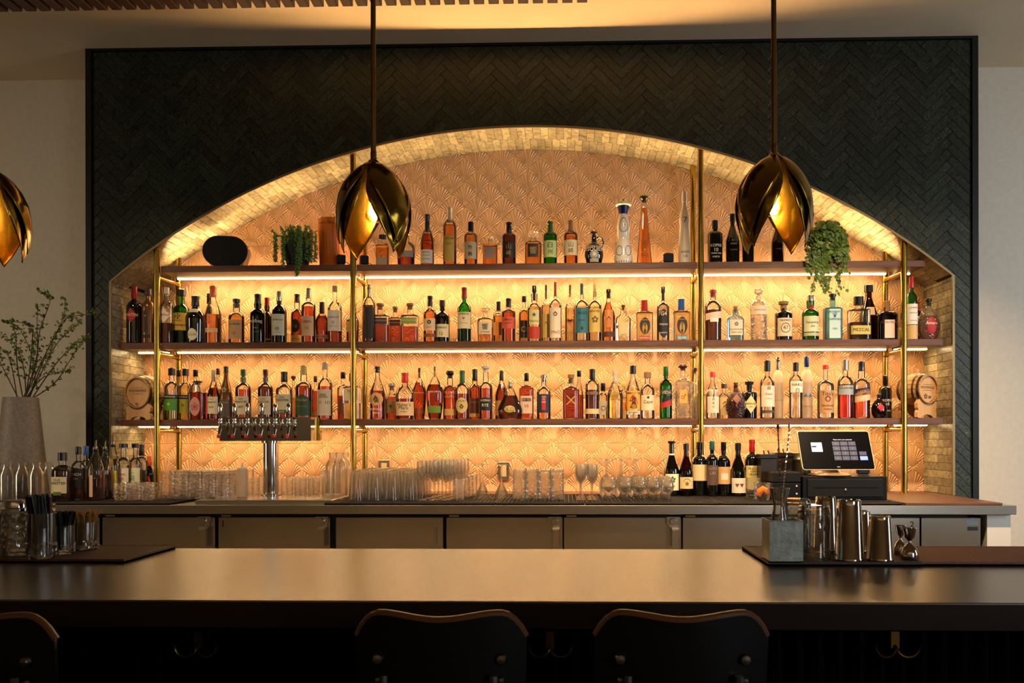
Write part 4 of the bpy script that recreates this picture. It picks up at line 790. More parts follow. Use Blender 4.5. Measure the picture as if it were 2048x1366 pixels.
row3 = [
 (343.5, 29, 736, F_, 'std', 'c', 'gr', .48, ('cap', 'k', .145, 1.3), [LB(.40, .48, '#141210', [('CHARTREUSE', .44, .9, W_)], .95), LB(.18, .40, '#4f8a2c', [('✦', .3, .3, '#a8b840')], .95)], 'clear liqueur bottle with green label right of the leftmost stand'),
 (357, 18, 739, B_, 'std', 'c', 'gr', .5, ('cap', 'k', .14, 1.3), [], 'bottle with black cap behind the green-labelled liqueur bottle'),
 (371, 27, 737, F_, 'std', 'c', 'ye', .66, ('cap', 'k', .145, 1.3), [LB(.40, .48, '#141210', [('CHARTREUSE', .44, .9, W_)], .95), LB(.13, .40, '#a89a2c', [('✦', .28, .3, '#5a6420')], .95)], 'yellow liqueur bottle with olive label'),
 (391, 20, 739, B_, 'std', 'c', 'ye', .66, ('cap', 'k', .14, 1.3), [], 'yellow liqueur bottle behind the raspberry-red square bottle'),
 (395.5, 33, 762, F_, 'sq', 'c', 'pk', .70, ('stop', 'b', .10, 1.3), [LB(.10, .58, '#c88a78', [('❀', .34, .5, '#a04a48')], .62, 'oval')], 'square bottle of raspberry-red spirit with lacy pink label'),
 (436, 16, 737, B_, 'std', 'c', 'dr', .6, ('cap', 'b', .12, 1.4), [], 'dark-capped bottle behind the leftmost cream-labelled bourbon'),
 (427, 24, 740, F_, 'slope', 'c', 'dr', .64, ('stop', 'w', .24, .9), [LB(.12, .46, CRM, [('OLD', .41, .3, K_), ('FORESTER', .35, .85, K_), ('1870', .25, .4, '#6a5a3a')], .92)], 'bourbon with cream label behind the leftmost tap handle'),
 (452, 26, 733, F_, 'champ', 'bz', None, 0, ('sleeve', 'k', .12, 1.0), [LB(.06, .38, '#5a4a3c', [('GOLD BAR', .32, .8, '#b9a070')], .92), ('txt', [('✿', .56, .4, '#a8a050')])], 'dark floral-printed tall bottle left of the tap handles'),
 (486.5, 31, 739, F_, 'std', 'c', 'rd', .60, ('stop', 'g', .28, .75), [LB(.10, .46, CRM, [('OLD', .41, .3, K_), ('FORESTER', .35, .85, K_), ('1897', .25, .4, '#6a5a3a')], .88)], 'bourbon with cream label and green neck strip behind the second tap handle'),
 (531, 30, 739, F_, 'std', 'c', 'dk', .66, ('stop', 'b', .28, .75), [LB(.10, .46, CRM, [('OLD', .41, .3, K_), ('FORESTER', .35, .85, K_), ('1920', .25, .4, '#6a5a3a')], .88)], 'very dark bourbon with cream label behind the fourth tap handle'),
 (568.5, 33, 743, F_, 'std', 'c', 'dr', .15, ('sleeve', 'k', .22, 1.1), [LB(.20, .52, CRM, [('OLD', .46, .3, K_), ('FORESTER', .40, .85, K_)], .92), LB(.12, .20, '#4a6a2c', [('RYE', .16, .3, W_)], .92)], 'half-empty bourbon with cream label and green foot band'),
 (587, 14, 751, B_, 'std', 'c', 'am', .5, ('ball', 'p', .12, 1.2), [], 'small clear bottle with dark ball stopper behind the green-labelled bourbon'),
 (607.5, 33, 731, F_, 'bulbn', 'c', 'dr', .62, ('cap', 'y', .17, .9), [LB(.07, .46, '#2a4a28', [('Weller', .36, .8, GOLD), ('SPECIAL RESERVE', .24, .7, GOLD)], .95, 'arch')], 'red bourbon bottle with dark green label and gold script'),
 (631, 16, 752, B_, 'std', 'c', 'rd', .66, ('cap', 'b', .14, 1.3), [LB(.1, .18, '#d9a45a', None, .8)], 'red-brown bottle between the green label and the white label'),
 (650, 29, 725, F_, 'std', 'c', 'rd', .58, ('cap', 'w', .12, 1.2), [LB(.07, .52, '#dcc8a8', [('BASIL', .43, .5, '#3a2a1a'), ('HAYDEN', .39, .65, '#3a2a1a')], .92), LB(.27, .32, '#4a3a2c', None, .96)], 'bourbon bottle with long white label and dark belt'),
 (686, 22, 744, 5.0, 'sqr', 'c', 'dr', .5, ('cap', 'k', .14, 1.3), [LB(.12, .44, '#8a5a2c', None, .7, 'oval')], 'dark amber bottle with oval label left of the second stand'),
 (705, 36, 746, 4.90, 'sq', 'c', 'gd', .35, ('cap', 'b', .18, 1.2), [LB(.40, .66, CRM, [('TOKI', .60, .4, K_)], .8)], 'square whisky bottle with cream label half hidden by the second stand'),
 (755, 31, 733, F_, 'slope', 'c', 'rd', .54, ('stop', 'k', .12, .9), [LB(.26, .50, '#c99a5c', [('♞', .38, .4, '#4a3a28')], .85, 'oval'), ('txt', [('BUFFALO', .19, .85, W_), ('TRACE', .12, .5, W_)])], 'bourbon bottle with tan oval label and white lettering right of the second stand'),
 (783.5, 27, 766, B_, 'squat', 'c', 'rd', .62, ('ball', 's', .20, .9), [LB(.18, .52, '#8a6a3c', [('◆', .36, .3, '#3a2a1c')], .62)], 'low bourbon bottle with silver stopper and brown label'),
 (810, 38, 745, F_, 'squat', 'c', 'dr', .44, ('sleeve', 'R', .22, 1.0), [LB(.08, .37, '#dfbf8c', [('Maker\'s', .31, .78, K_), ('Mark', .24, .55, K_), ('WHISKY', .16, .4, K_)], .95)], 'squat bourbon bottle with red wax neck and broad cream label'),
 (838.5, 29, 736, B_, 'angel', 'c', 'rd', .72, ('stop', 'b', .20, .7), [LB(.12, .22, '#9a5a3c', None, .62), ('txt', [('ANGEL\'S ENVY', .52, .75, '#e0a070')])], 'slim-shouldered red bourbon with copper lettering and brown stopper'),
 (869.5, 35, 733, F_, 'angel', 'c', 'dr', .66, ('stop', 'g', .20, .55), [LB(.12, .25, '#6a8a2c', None, .72), ('txt', [('ANGEL\'S ENVY', .52, .82, W_)])], 'curved red whiskey bottle with green foot label'),
 (900, 28, 741, F_, 'bulbn', 'c', 'rd', .68, ('ball', 'k', .16, .8), [LB(.08, .21, '#c99a5c', None, .7), ('txt', [('ELIJAH', .54, .7, '#e0a080'), ('CRAIG', .46, .7, '#e0a080')])], 'red bourbon bottle with dark ball stopper and etched lettering'),
 (924.5, 29, 741, F_, 'std', 'c', 'dr', .52, ('sleeve', 'g', .26, 1.0), [LB(.12, .44, '#cdb070', [('MICHTER\'S', .37, .55, '#4a4a20'), ('♣', .26, .3, '#4a4a20')], .82, 'oval')], 'whiskey bottle with pale oval label and green neck'),
 (949.5, 23, 738, B_, 'bulbn', 'c', 'rd', .7, ('sleeve', 'k', .24, 1.0), [LB(.12, .42, '#5a3020', [('RITTENHOUSE', .34, .8, GOLD)], .85), LB(.05, .12, '#c99a4c', None, .85)], 'amber bottle with black neck between oval label and black label'),
 (971.5, 27, 732, F_, 'bulbn', 'c', 'rd', .58, ('stop', 'w', .12, 1.1), [LB(.16, .40, '#1a1614', [('SAZERAC', .35, .85, W_), ('RYE', .26, .5, W_)], .9)], 'rye bottle with black label and white hand lettering'),
 (1003, 26, 741, B_, 'slope', 'c', 'dr', .72, ('sleeve', 'k', .21, 1.0), [LB(.08, .38, '#c08a4c', None, .85)], 'cognac bottle with black neck behind the bell-shaped bottle'),
 (1020, 51, 760, F_, 'bell', 'c', 'dk', .60, ('cap', 's', .22, 1.1), [LB(.16, .34, '#b8a458', [('X.O', .25, .35, '#4a3a10')], .42, 'oval')], 'wide bell-shaped dark cognac bottle'),
 (1053, 29, 746, F_, 'sqr', 'c', 'rd', .70, ('cap', 'k', .18, .9), [LB(.12, .50, '#e0b89c', [('VS', .28, .3, '#5a3a20')], .82), LB(.38, .45, '#231a20', [('MARTELL', .415, .6, GOLD)], .7)], 'square-shouldered cognac bottle with pink-beige label'),
 (1087.5, 28, 750, F_, 'std', 'c', 'or', .48, ('stop', 's', .16, 1.0), [LB(.14, .56, '#232c3c', [('TEN', .50, .3, W_), ('TO', .44, .2, W_), ('ONE', .38, .3, W_)], .80), ('rect', .2, .5, .28, '#c02a20', None)], 'bottle of amber rum with navy and red label'),
 (1142, 33, 749, F_, 'sqr', 'c', 'dr', .68, ('stop', 'n', .20, .9), [('txt', [('✕', .42, .6, GOLD)])], 'square-shouldered red rum bottle with a gold cross'),
 (1158, 18, 741, B_, 'slope', 'c', 'dr', .5, ('cap', 'k', .13, 1.5), [], 'tall clear-shouldered bottle behind the rum with the gold cross'),
 (1184.5, 28, 738, F_, 'tall', 'c', 'dk', .58, ('sleeve', 'k', .22, 1.15), [LB(.10, .20, '#e0bc8c', None, .97), LB(.48, .54, '#7a5a40', None, .8)], 'dark rum bottle with narrow cream belt near its foot'),
 (1206, 19, 766, B_, 'std', 'c', 'cl', .6, ('cap', 'k', .22, 1.4), [LB(.12, .5, '#c9b89c', [('○', .3, .5, '#3a3a4a')], .8)], 'small clear bottle with black cap beside the dark rum'),
 (1230, 32, 742, F_, 'slope', 'c', 'ye', .54, ('sleeve', 'w', .26, 1.0), [('txt', [('novo fogo', .40, .85, '#4a5a2c'), ('✽', .52, .3, '#3a7a2c')])], 'pale yellow bottle with white neck and small leaf print'),
 (1247, 16, 764, B_, 'tall', 'c', 'gd', .6, ('cap', 'y', .14, 1.4), [LB(.25, .45, '#d06a2c', None, .8)], 'small pale bottle between the yellow bottle and the orange-printed label'),
 (1266, 29, 731, F_, 'slope', 'c', 'cl', .20, ('cap', 'k', .16, 1.35), [LB(.16, .52, '#e0a03a', [('♞', .36, .6, '#b03c18'), ('♟', .30, .5, '#2a1a14')], .92), LB(.08, .15, '#dcd0b4', [('singani', .115, .7, K_)], .92)], 'clear bottle with black cap and orange and black figure label'),
 (1295, 28, 744, F_, 'std', 'c', 'cl', .5, ('cap', 'n', .13, 1.4), [LB(.18, .50, '#e2cba4', [('Capel', .35, .7, '#3a3a2a'), ('●', .45, .18, '#2a2a20')], .94)], 'clear pisco bottle with cream label in script'),
 (1331.5, 25, 733, F_, 'wine', 'g', 'gr', .9, ('cap', 'g', .18, 1.1), [LB(.46, .56, '#2a3a34', [('VIDA', .50, .8, '#c9b88a')], .92), ('rect', .22, .34, .85, '#a8281c', None, .35), ('rect', .33, .42, .7, '#17120c', None, .35)], 'bright green mezcal bottle with slanting red and black stripes'),
 (1365.5, 32, 728, F_, 'sqr', 'em', 'cl', .5, ('ball', 'p', .12, 1.1), [LB(.28, .52, '#d9a04c', [('♂', .40, .3, '#8a4a2c')], .48)], 'clear fluted tequila bottle with framed amber label left of the third stand'),
 (1390, 15, 735, B_, 'sqr', 'em', 'cl', .5, ('ball', 'p', .12, 1.1), [], 'clear fluted bottle just behind the third stand'),
 (1425, 26, 744, F_, 'slope', 'c', 'cl', .6, ('cap', 'R', .11, 1.3), [LB(.12, .62, '#e2c8b0', [('J', .55, .14, K_), ('I', .48, .05, K_), ('N', .41, .16, K_), ('R', .33, .14, K_), ('O', .25, .16, K_)], .88)], 'clear bottle with red cap and upright white label'),
 (1448, 22, 767, B_, 'std', 'c', 'gd', .5, ('cap', 'b', .14, 1.4), [LB(.1, .6, '#d9b87c', [('ク', .42, .5, K_)], .85)], 'small pale bottle with one brushed character'),
 (1471.5, 41, 765, F_, 'round', 'ge', 'dk', .5, ('stop', 'b', .14, 1.0), [LB(.40, .68, '#7a4228', None, .42, 'dia')], 'urn-shaped textured amber bottle with diamond plaque'),
 (1498.5, 31, 763, F_+.04, 'port', 'bk', None, 0, ('stop', 'k', .20, 1.2), [LB(.14, .62, '#d6c48a', [('HENDRICK\'S', .40, .78, K_), ('GIN', .32, .2, K_)], .85, 'dia')], 'black apothecary gin bottle with cream diamond label'),
 (1534.5, 28, 721, F_, 'std', 'c', 'cl', .62, ('cap', 'k', .19, 1.2), [LB(.20, .56, '#e2cfb8', [('Ketel', .42, .45, '#a02c22'), ('One', .42, .0, K_), ('VODKA', .34, .5, '#8a7a60'), ('■', .52, .25, '#8a8478')], .94), LB(.09, .14, '#4a4238', None, .9)], 'clear vodka bottle with black cap and pale label with red script'),
 (1556, 20, 715, B_, 'tall', 'fr', 'cl', .6, ('sleeve', 's', .20, 1.1), [('txt', [('BELVEDERE', .30, .85, '#6a7a80')])], 'tall frosted bottle behind the vodka with black cap'),
 (1591.5, 26, 725, F_, 'tall', 'c', 'cl', .7, ('cap', 'k', .16, 1.2), [LB(.46, .66, '#ece0c8', [('HAKU', .60, .85, K_), ('白', .50, .28, K_)], .93)], 'clear vodka bottle with white band and one character'),
 (1613, 23, 713, B_, 'tall', 'fr', 'cl', .6, ('cap', 'B', .17, 1.15), [('txt', [('▲▲', .38, .8, '#4a7ab0'), ('GREY GOOSE', .20, .9, '#4a6a90')])], 'frosted vodka bottle with blue cap'),
 (1651, 32, 730, F_, 'mez', 'c', 'cl', .5, ('cap', 'R', .08, 1.3), [LB(.10, .52, '#b98a58', [('Tito\'s', .46, .75, '#4a2a14'), ('●', .36, .35, '#6a2a1c'), ('Handmade', .24, .8, '#4a2a14'), ('VODKA', .17, .5, '#4a2a14')], .90)], 'clear vodka bottle with copper-brown label and red cap'),
 (1690.5, 30, 720, F_, 'std', 'c', 'sc', .54, ('cap', 's', .18, 1.2), [LB(.40, .56, '#9aa0a4', None, .97), LB(.50, .58, '#1c1c24', [('CAMPARI', .54, 1.1, W_)], .97)], 'scarlet aperitif bottle with black and silver band label'),
 (1723, 32, 723, F_, 'bulbn', 'c', 'so', .40, ('cap', 'k', .17, .85), [('rect', .30, .46, .95, '#e0b88c', None, .16), ('rect', .40, .53, .95, '#1c2440', [('APEROL', .465, .95, '#e8872c')], .16)], 'orange-red aperitif bottle with slanting navy label and orange lettering'),
 (1770.5, 25, 751, B_, 'port', 'bk', None, 0, ('cap', 'k', .22, 1.1), [('txt', [('KOPKE', .42, .8, W_), ('10', .33, .25, W_), ('PORTO', .18, .5, W_)])], 'black port bottle with white lettering behind the small round red bottle'),
 (1758, 31, 787, F_, 'round', 'br', 'dr', .62, ('ball', 'b', .16, 1.0), [LB(.26, .62, '#b01c20', None, .48, 'dia')], 'small round dark red bottle with red diamond label'),
]
def settle(rows, ylo, yhi, iy=3):
    n = len(rows); Ys = [r[iy] for r in rows]; R = [WPX(r[1], r[iy])/2 for r in rows]; D = [R[i]*KIND[rows[i][4]][5] for i in range(n)]
    for _ in range(60):
        for i in range(n):
            for j in range(i+1, n):
                dx = abs(rows[i][0]-rows[j][0])*4.95/FPX; s_ = R[i]+R[j]+.002
                if dx >= s_: continue
                need = (D[i]+D[j]+.002)*(math.sqrt(1-(dx/s_)**2) if KIND[rows[i][4]][4] == 2 or KIND[rows[j][4]][4] == 2 else 1.)
                d = Ys[j]-Ys[i]; sg = 1 if d >= 0 else -1
                if abs(d) < need: e = (need-abs(d))/2; Ys[j] += sg*e; Ys[i] -= sg*e
                for k in (i, j): Ys[k] = max(ylo+D[k], min(yhi-D[k], Ys[k]))
    return [r[:iy]+(Ys[k],)+r[iy+1:] for k, r in enumerate(rows)]
row1, row2, row3 = (settle(r, SF+.004, 5.056) for r in (row1, row2, row3))
for rows, zb, grp in ((row1, SH[1], S1), (row2, SH[2], S2), (row3, SH[3], S3)):
    for r in rows:
        xc, w, top, Y, kd, gl, lq, fill, cap, labs_, desc = r
        labs_ = [tuple(L) if not (len(L) > 5 and L[5]) else L[:5]+([q for q in L[5] if q[2] > 0],)+tuple(L[6:]) for L in labs_]
        bottle(xc, w, top, zb+.0005, Y, kd, gl, lq, fill, cap, labs_, desc, grp)
G4 = 'bottles standing on the back counter'
def onc(py): return (ZM-HC)*FPX/(CY-py)     # depth of a point on the mats seen at image row py
cnt = [  # left cluster, wine bottles
 (125, 40, 905, 4.24, 'std', 'c', 'dk', .66, ('cap', 'k', .17, 1.2), [LB(.16, .50, '#d9cba4', [('OLD', .44, .35, K_), ('FORESTER', .37, .85, K_)], .8), LB(.12, .19, '#5a6a2c', None, .4)], 'dark bourbon bottle with cream label, leftmost on the back counter'),
 (157, 27, 893, 4.30, 'std', 'c', 'dk', .6, ('cap', 'k', .15, 1.2), [LB(.22, .58, '#141216', [('BENCH', .48, .9, W_), ('MARK', .40, .5, '#8a8a8a')], .9)], 'slim dark bottle with black label next to the leftmost bourbon'),
 (172, 24, 892, 4.42, 'std', 'c', 'dk', .2, ('sleeve', 'B', .18, 1.15), [], 'bottle with bright blue cap in the left counter cluster'),
 (191, 34, 880, 4.28, 'slope', 'c', 'dr', .36, ('pour', 'k', .20, .9), [('rect', .06, .42, .2, '#d0a890', None)], 'clear bottle of reddish syrup with steel pourer, in front'),
 (210, 28, 882, 4.40, 'slope', 'c', 'rd', .5, ('pour', 'k', .18, .9), [], 'clear bottle of red syrup with steel pourer, behind the first one'),
 (226, 27, 866, 4.46, 'slope', 'c', 'gd', .6, ('pour', 'k', .22, 1.1), [LB(.12, .42, '#d8b81c', None, .85)], 'pourer bottle with bright yellow label'),
 (247, 30, 887, 4.52, 'std', 'c', 'cl', .6, ('cap', 'k', .08, 1.5), [LB(.20, .54, '#e8dcc0', [('CONTR', .42, .75, '#c83a20'), ('BEER', .34, .6, '#c83a20')], .92)], 'clear bottle with cream label and red lettering'),
 (271, 26, 887, 4.56, 'std', 'c', 'cl', .6, ('cap', 'k', .08, 1.5), [LB(.20, .54, '#dcdcb4', [('C', .42, .25, '#4a8a4c'), ('BE', .34, .4, '#4a8a4c')], .92)], 'clear bottle with pale label and green lettering'),
 (283, 22, 889, 4.62, 'port', 'c', 'am', .3, ('sleeve', 'k', .22, 1.3), [LB(.14, .5, '#1c1814', [('●', .28, .4, '#e0702c')], .92), LB(.84, .90, '#d0602c', None, .6)], 'bottle with black label and orange neck band in the left counter cluster'),
 (299, 20, 912, 4.66, 'squat', 'br', 'dk', .7, ('cap', 'o', .25, 1.2), [LB(.2, .5, '#d04a1c', None, .5, 'oval')], 'small dark bottle with copper cap beside the leftmost stand'),
 (1343, 31, 882, 4.62, 'burg', 'bk', None, 0, ('stop', 'k', .10, 1.0), [LB(.10, .40, '#ddd6b0', [('✿', .3, .4, '#3a5a2a'), ('❧', .18, .3, '#8a3a20')], .85), LB(.74, .77, '#d8c8a0', None, .35)], 'sloping wine bottle with stopper and cream label, leftmost of the wine bottles'),
 (1372, 28, 887, 4.62, 'burg', 'br', 'dk', .5, ('cap', 'k', .12, 1.1), [LB(.14, .36, '#d8bc84', [('◠', .30, .5, '#5a4020'), ('❀', .24, .3, '#5a4020')], .92)], 'brown burgundy bottle with short cream label'),
 (1399, 32, 884, 4.62, 'wine', 'bk', None, 0, ('cap', 'k', .14, 1.1), [LB(.28, .58, '#d8bc8c', None, .92)], 'wine bottle with cream label half hidden by the third stand'),
 (1424, 24, 882, 4.60, 'wine', 'bk', None, 0, ('cap', 't', .16, 1.15), [LB(.2, .56, '#5a4238', [('ALTOS', .50, .8, '#a08a70'), ('LAS', .42, .5, '#a08a70')], .9)], 'wine bottle with teal capsule and dull brown label'),
 (1447, 27, 884, 4.60, 'wine', 'bk', None, 0, ('cap', 'k', .16, 1.1), [LB(.22, .54, '#c89a64', None, .92), LB(.30, .42, '#e0ccb0', None, .5)], 'wine bottle with sunset-coloured label'),
 (1476, 30, 886, 4.60, 'burg', 'bk', None, 0, ('cap', 'k', .14, 1.1), [LB(.06, .34, '#ddd0c0', [('▼▼', .20, .6, '#7a1c20')], .92)], 'wine bottle with white label showing a dark red wing shape'),
 (1504, 29, 879, 4.60, 'wine', 'bk', None, 0, ('sleeve', 'r', .22, 1.1), [LB(.12, .54, '#d3bd7c', [('MULLAN', .49, .7, K_), ('ROAD', .44, .45, K_), ('CELLARS', .39, .7, K_)], .92)], 'wine bottle with red capsule and tall cream label, rightmost of the wine bottles'),
]
cnt = settle(cnt[:10], 4.15, 4.75)+settle(cnt[10:], 4.5, 4.74)
for r in cnt:
    xc, w, top, Y, kd, gl, lq, fill, cap, labs_, desc = r
    bottle(xc, w, top, ZM, Y, kd, gl, lq, fill, cap, labs_, desc, G4, 'wine_bottle' if top > 870 and xc > 1300 else 'bottle')
# ---------------------------------------------------------------- special bottles on the top shelf
def special(name, xc, top, Y, desc):
    p = P(xc, top, Y); return thing(name, desc, 'bottle', (p.x, Y, SH[1]+.0005), 0, S1), p.z-SH[1]
t, H = special('bottle', 1246.5, 400, F_, 'white ceramic bottle painted with dark blue leaf wreaths')
R = WPX(37, F_)/2; M_cer = pm('white_ceramic', '#e6dcca', .15, coat=.5); M_blue = pm('cobalt_paint', '#141c50', .3)
pr = [(.92, 0), (1, .02), (.96, .12), (.80, .30), (.60, .38), (.58, .42), (.68, .48), (.70, .56), (.60, .68), (.45, .76), (.40, .78)]
def pint(pr, z):
    for (ra, a), (rb, b) in zip(pr, pr[1:]):
        if a <= z <= b: return ra+(rb-ra)*(z-a)/(b-a)
    return pr[-1][0]
MB().lathe([(R*a, H*b) for a, b in pr], 28).obj('ceramic_body', M_cer, t, 60)
MB().lathe([(R*.40, H*.775), (R*.46, H*.80), (R*.62, H*.88), (R*.66, H*.90)], 24).obj('neck', M_blue, t)
MB().lathe([(R*.66, H*.90), (R*.86, H*.915), (R*.84, H*.94), (R*.6, H*.965)], 24).obj('bell_stopper', M_cer, t)
MB().lathe([(R*.6, H*.965), (R*.5, H*.99), (0, H)], 20).obj('silver_dome', M_chrome, t)
zig = MB()
for k in range(12):
    a = 2*pi*k/12; r1_, r2_ = R*.60, R*.82
    zig.add([(r1_*math.sin(a-.2), -r1_*math.cos(a-.2), H*.87), (r1_*math.sin(a+.2), -r1_*math.cos(a+.2), H*.87), (R*.80*math.sin(a), -R*.80*math.cos(a), H*.912)], [(0, 1, 2)])
leaf = MB()
def dab(x, z, ang, L=.010):
    r = R*pint(pr, z/H)+.0008
    q = [(-.5, 0), (0, -.22), (.5, 0), (0, .22)]; vs = []
    for a, b in q:
        X = x+L*(a*math.cos(ang)-b*math.sin(ang)); Zz = z+L*(a*math.sin(ang)+b*math.cos(ang)); X = max(-r*.98, min(r*.98, X)); vs.append((X, -math.sqrt(r*r-X*X)-.0004, Zz))
    leaf.add(vs, [(0, 1, 2, 3)])
for c, rx, rz_, n in ((.60, R*.42, H*.11, 22), (.18, R*.34, H*.085, 0)):
    if n:
        for k in range(n): a = 2*pi*k/n; dab(rx*math.cos(a)*(1-.3*math.sin(a)), H*c+rz_*math.sin(a), a+pi/2)
    else:
        for s in (-1, 1):
            for k in range(14): a = 2*pi*k/14; dab(s*R*.48+R*.30*math.cos(a), H*.2+H*.075*math.sin(a), a+pi/2)
for k in range(-3, 4): dab(k*R*.26, H*.03, pi/2, .012)
for k in range(5): dab((k-2)*.004, H*.60, pi/2*(k % 2), .006)
leaf.obj('painted_wreaths', M_blue, t, 0)
t, H = special('bottle', 1369, 384, F_, 'slim white waisted bottle left of the third stand')
R = WPX(25, F_)/2
pr = [(.96, 0), (1, .02), (1, .18), (.84, .42), (.80, .52), (.86, .62), (.72, .70), (.42, .78), (.36, .82), (.36, 1)]
MB().lathe([(R*a, H*b) for a, b in pr], 24).obj('glass', GL['wh'], t, 60)
MB().lathe([(R*.42, H*.86), (R*.42, H), (0, H)], 18).obj('cap', M_cer, t)
KIND['slim7'] = (.5, .9, .36, 1, 2, 1, 1, 1); _r = rad
def rad(kd, z): return pint(pr, z) if kd == 'slim7' else _r(kd, z)
wtext(t, 'slim7', R, H, [('7', .60, .28, K_), ('ANGEL', .16, .8, '#6a6258'), ('1/8', .1, .3, '#6a6258')])
t, H = special('bottle', 1188, 464, F_, 'black jug-shaped tequila bottle with a looped handle')
R = WPX(38, F_)/2
KIND['jug'] = (.4, .7, .26, .7, 2, .85, 2, 1)
prj = [(.70, 0), (.78, .02), (1.0, .25), (1.0, .38), (.80, .55), (.36, .66), (.28, .70), (.26, .86)]
_r2 = rad
def rad(kd, z): return pint(prj, z) if kd == 'jug' else _r2(kd, z)
MB().lathe([(R*a, H*b) for a, b in prj], 26, dy=.85).obj('glass', GL['bk'], t, 60)
MB().lathe([(R*.2, H*.86), (R*.22, H*.92), (R*.34, H*.93), (R*.34, H)], 16).obj('stopper', pm('cap_k', CAPC['k'], .3), t)
MB().tube([(R*.25, 0, H*.80), (R*.55, 0, H*.84), (R*.85, 0, H*.80), (R*.98, 0, H*.68), (R*.95, 0, H*.55), (R*.78, 0, H*.50)], R*.07, 10).obj('handle', GL['bk'], t)
wtext(t, 'jug', R, H, [('DISTINCTION', .52, .85, W_), ('TEQUILA', .43, 1.1, W_), ('✺', .28, .5, W_)])
lw = wrap(t, 'label', 'jug', R, H, .06*H, .16*H, .45, '#b8b0a0')
# ================================================================ glassware on the back counter
G_T = thinglass('tumbler_glass', (1, .998, .99), .08, .75, '#fff4e0', bump=0., tl_=.9, refr=1.10)
G_X = thinglass('cut_crystal', (1, .997, .985), .07, .6, '#fff4e0', bump=70., tl_=.9, refr=1.16)
def gmesh(kind, R, H):
    """profile of a glass, foot at z=0 (already upside down where it stands so)"""
    mb = MB(); k = kind
    if k == 'rocks': pr = [(0, .001), (.86*R, 0), (.93*R, .03*H), (.97*R, .3*H), (R, H)]; mb.lathe([(0, .13*H), (.95*R, .15*H)], 20, cap=False); mb.lathe(pr, 24, flute=8, famp=.03, fz=(.02*H, .6*H), cap=False)
    elif k == 'highball_up': pr = [(0, .001), (.82*R, 0), (.86*R, .02*H), (R, H)]; mb.lathe([(0, .07*H), (.86*R, .08*H)], 20, cap=False); mb.lathe(pr, 24, cap=False)
    elif k == 'highball': pr = [(.94*R, 0), (R, 0), (R, .2*H), (.98*R, .45*H), (.98*R, .5*H), (.99*R, .97*H), (.94*R, H), (0, H), (0, .93*H), (.93*R, .90*H)]; mb.lathe(pr, 24, flute=12, famp=.035, fz=(.01*H, .74*H), cap=False)
    elif k == 'pint': pr = [(.955*R, 0), (R, 0), (R, .01*H), (.72*R, .97*H), (.68*R, H), (.56*R, .97*H), (0, .95*H), (.68*R, .93*H)]; mb.lathe(pr, 24, flute=12, famp=.02, fz=(.0, .5*H), cap=False)
    elif k == 'martini': pr = [(.97*R, 0), (R, 0), (.16*R, .46*H), (.07*R, .5*H), (.06*R, .90*H), (.16*R, .96*H), (.72*R, .99*H), (.72*R, H), (0, H)]; mb.lathe(pr, 28, cap=False)
    elif k == 'wine': pr = [(.80*R, 0), (.82*R, 0), (.97*R, .16*H), (R, .28*H), (.86*R, .42*H), (.4*R, .52*H), (.09*R, .57*H), (.07*R, .90*H), (.14*R, .96*H), (.92*R, .99*H), (.92*R, H), (0, H)]; mb.lathe(pr, 28, cap=False)
    elif k == 'flute': pr = [(0, H*.0), (.95*R, 0), (.95*R, .01*H), (.18*R, .03*H), (.12*R, .06*H), (.12*R, .44*H), (.3*R, .48*H), (.8*R, .58*H), (R, .72*H), (.88*R, H), (.84*R, H), (.95*R, .72*H), (0, .5*H)]; mb.lathe(pr, 20, cap=False)
    elif k == 'snifter': pr = [(.86*R, 0), (.72*R, .02*H), (.5*R, .26*H), (.52*R, .30*H), (.9*R, .42*H), (R, .58*H), (.92*R, .76*H), (.74*R, H), (.70*R, H), (.88*R, .76*H), (.95*R, .58*H), (0, .33*H)]; mb.lathe(pr, 24, cap=False)
    elif k == 'carafe': pr = [(0, 0), (.9*R, 0), (R, .03*H), (R, .66*H), (.92*R, .74*H), (.52*R, .86*H), (.50*R, .93*H), (.60*R, .99*H), (.56*R, H), (.46*R, .9*H), (.88*R, .72*H), (.95*R, .64*H), (.95*R, .05*H), (0, .04*H)]; mb.lathe(pr, 24, cap=False)
    elif k == 'coupe': pr = [(.0, 0), (R, 0), (R, .06*H), (.2*R, .12*H), (.1*R, .2*H), (.1*R, .6*H), (.9*R, .9*H), (.95*R, H), (.9*R, H), (0, .65*H)]; mb.lathe(pr, 20, cap=False)
    return mb.mesh('glass', G_X if k in ('rocks', 'highball', 'snifter') else G_T, 50)
_gm = {}
def glass(kind, x, y, z, R, H, label, group, name='drinking_glass', cat='glass'):
    key = (kind, round(R, 4), round(H, 4))
    if key not in _gm: _gm[key] = gmesh(kind, R, H)
    o = put(name, _gm[key], None, (x, y, z), rnd.uniform(0, 6)); return tag(o, label, cat, group)
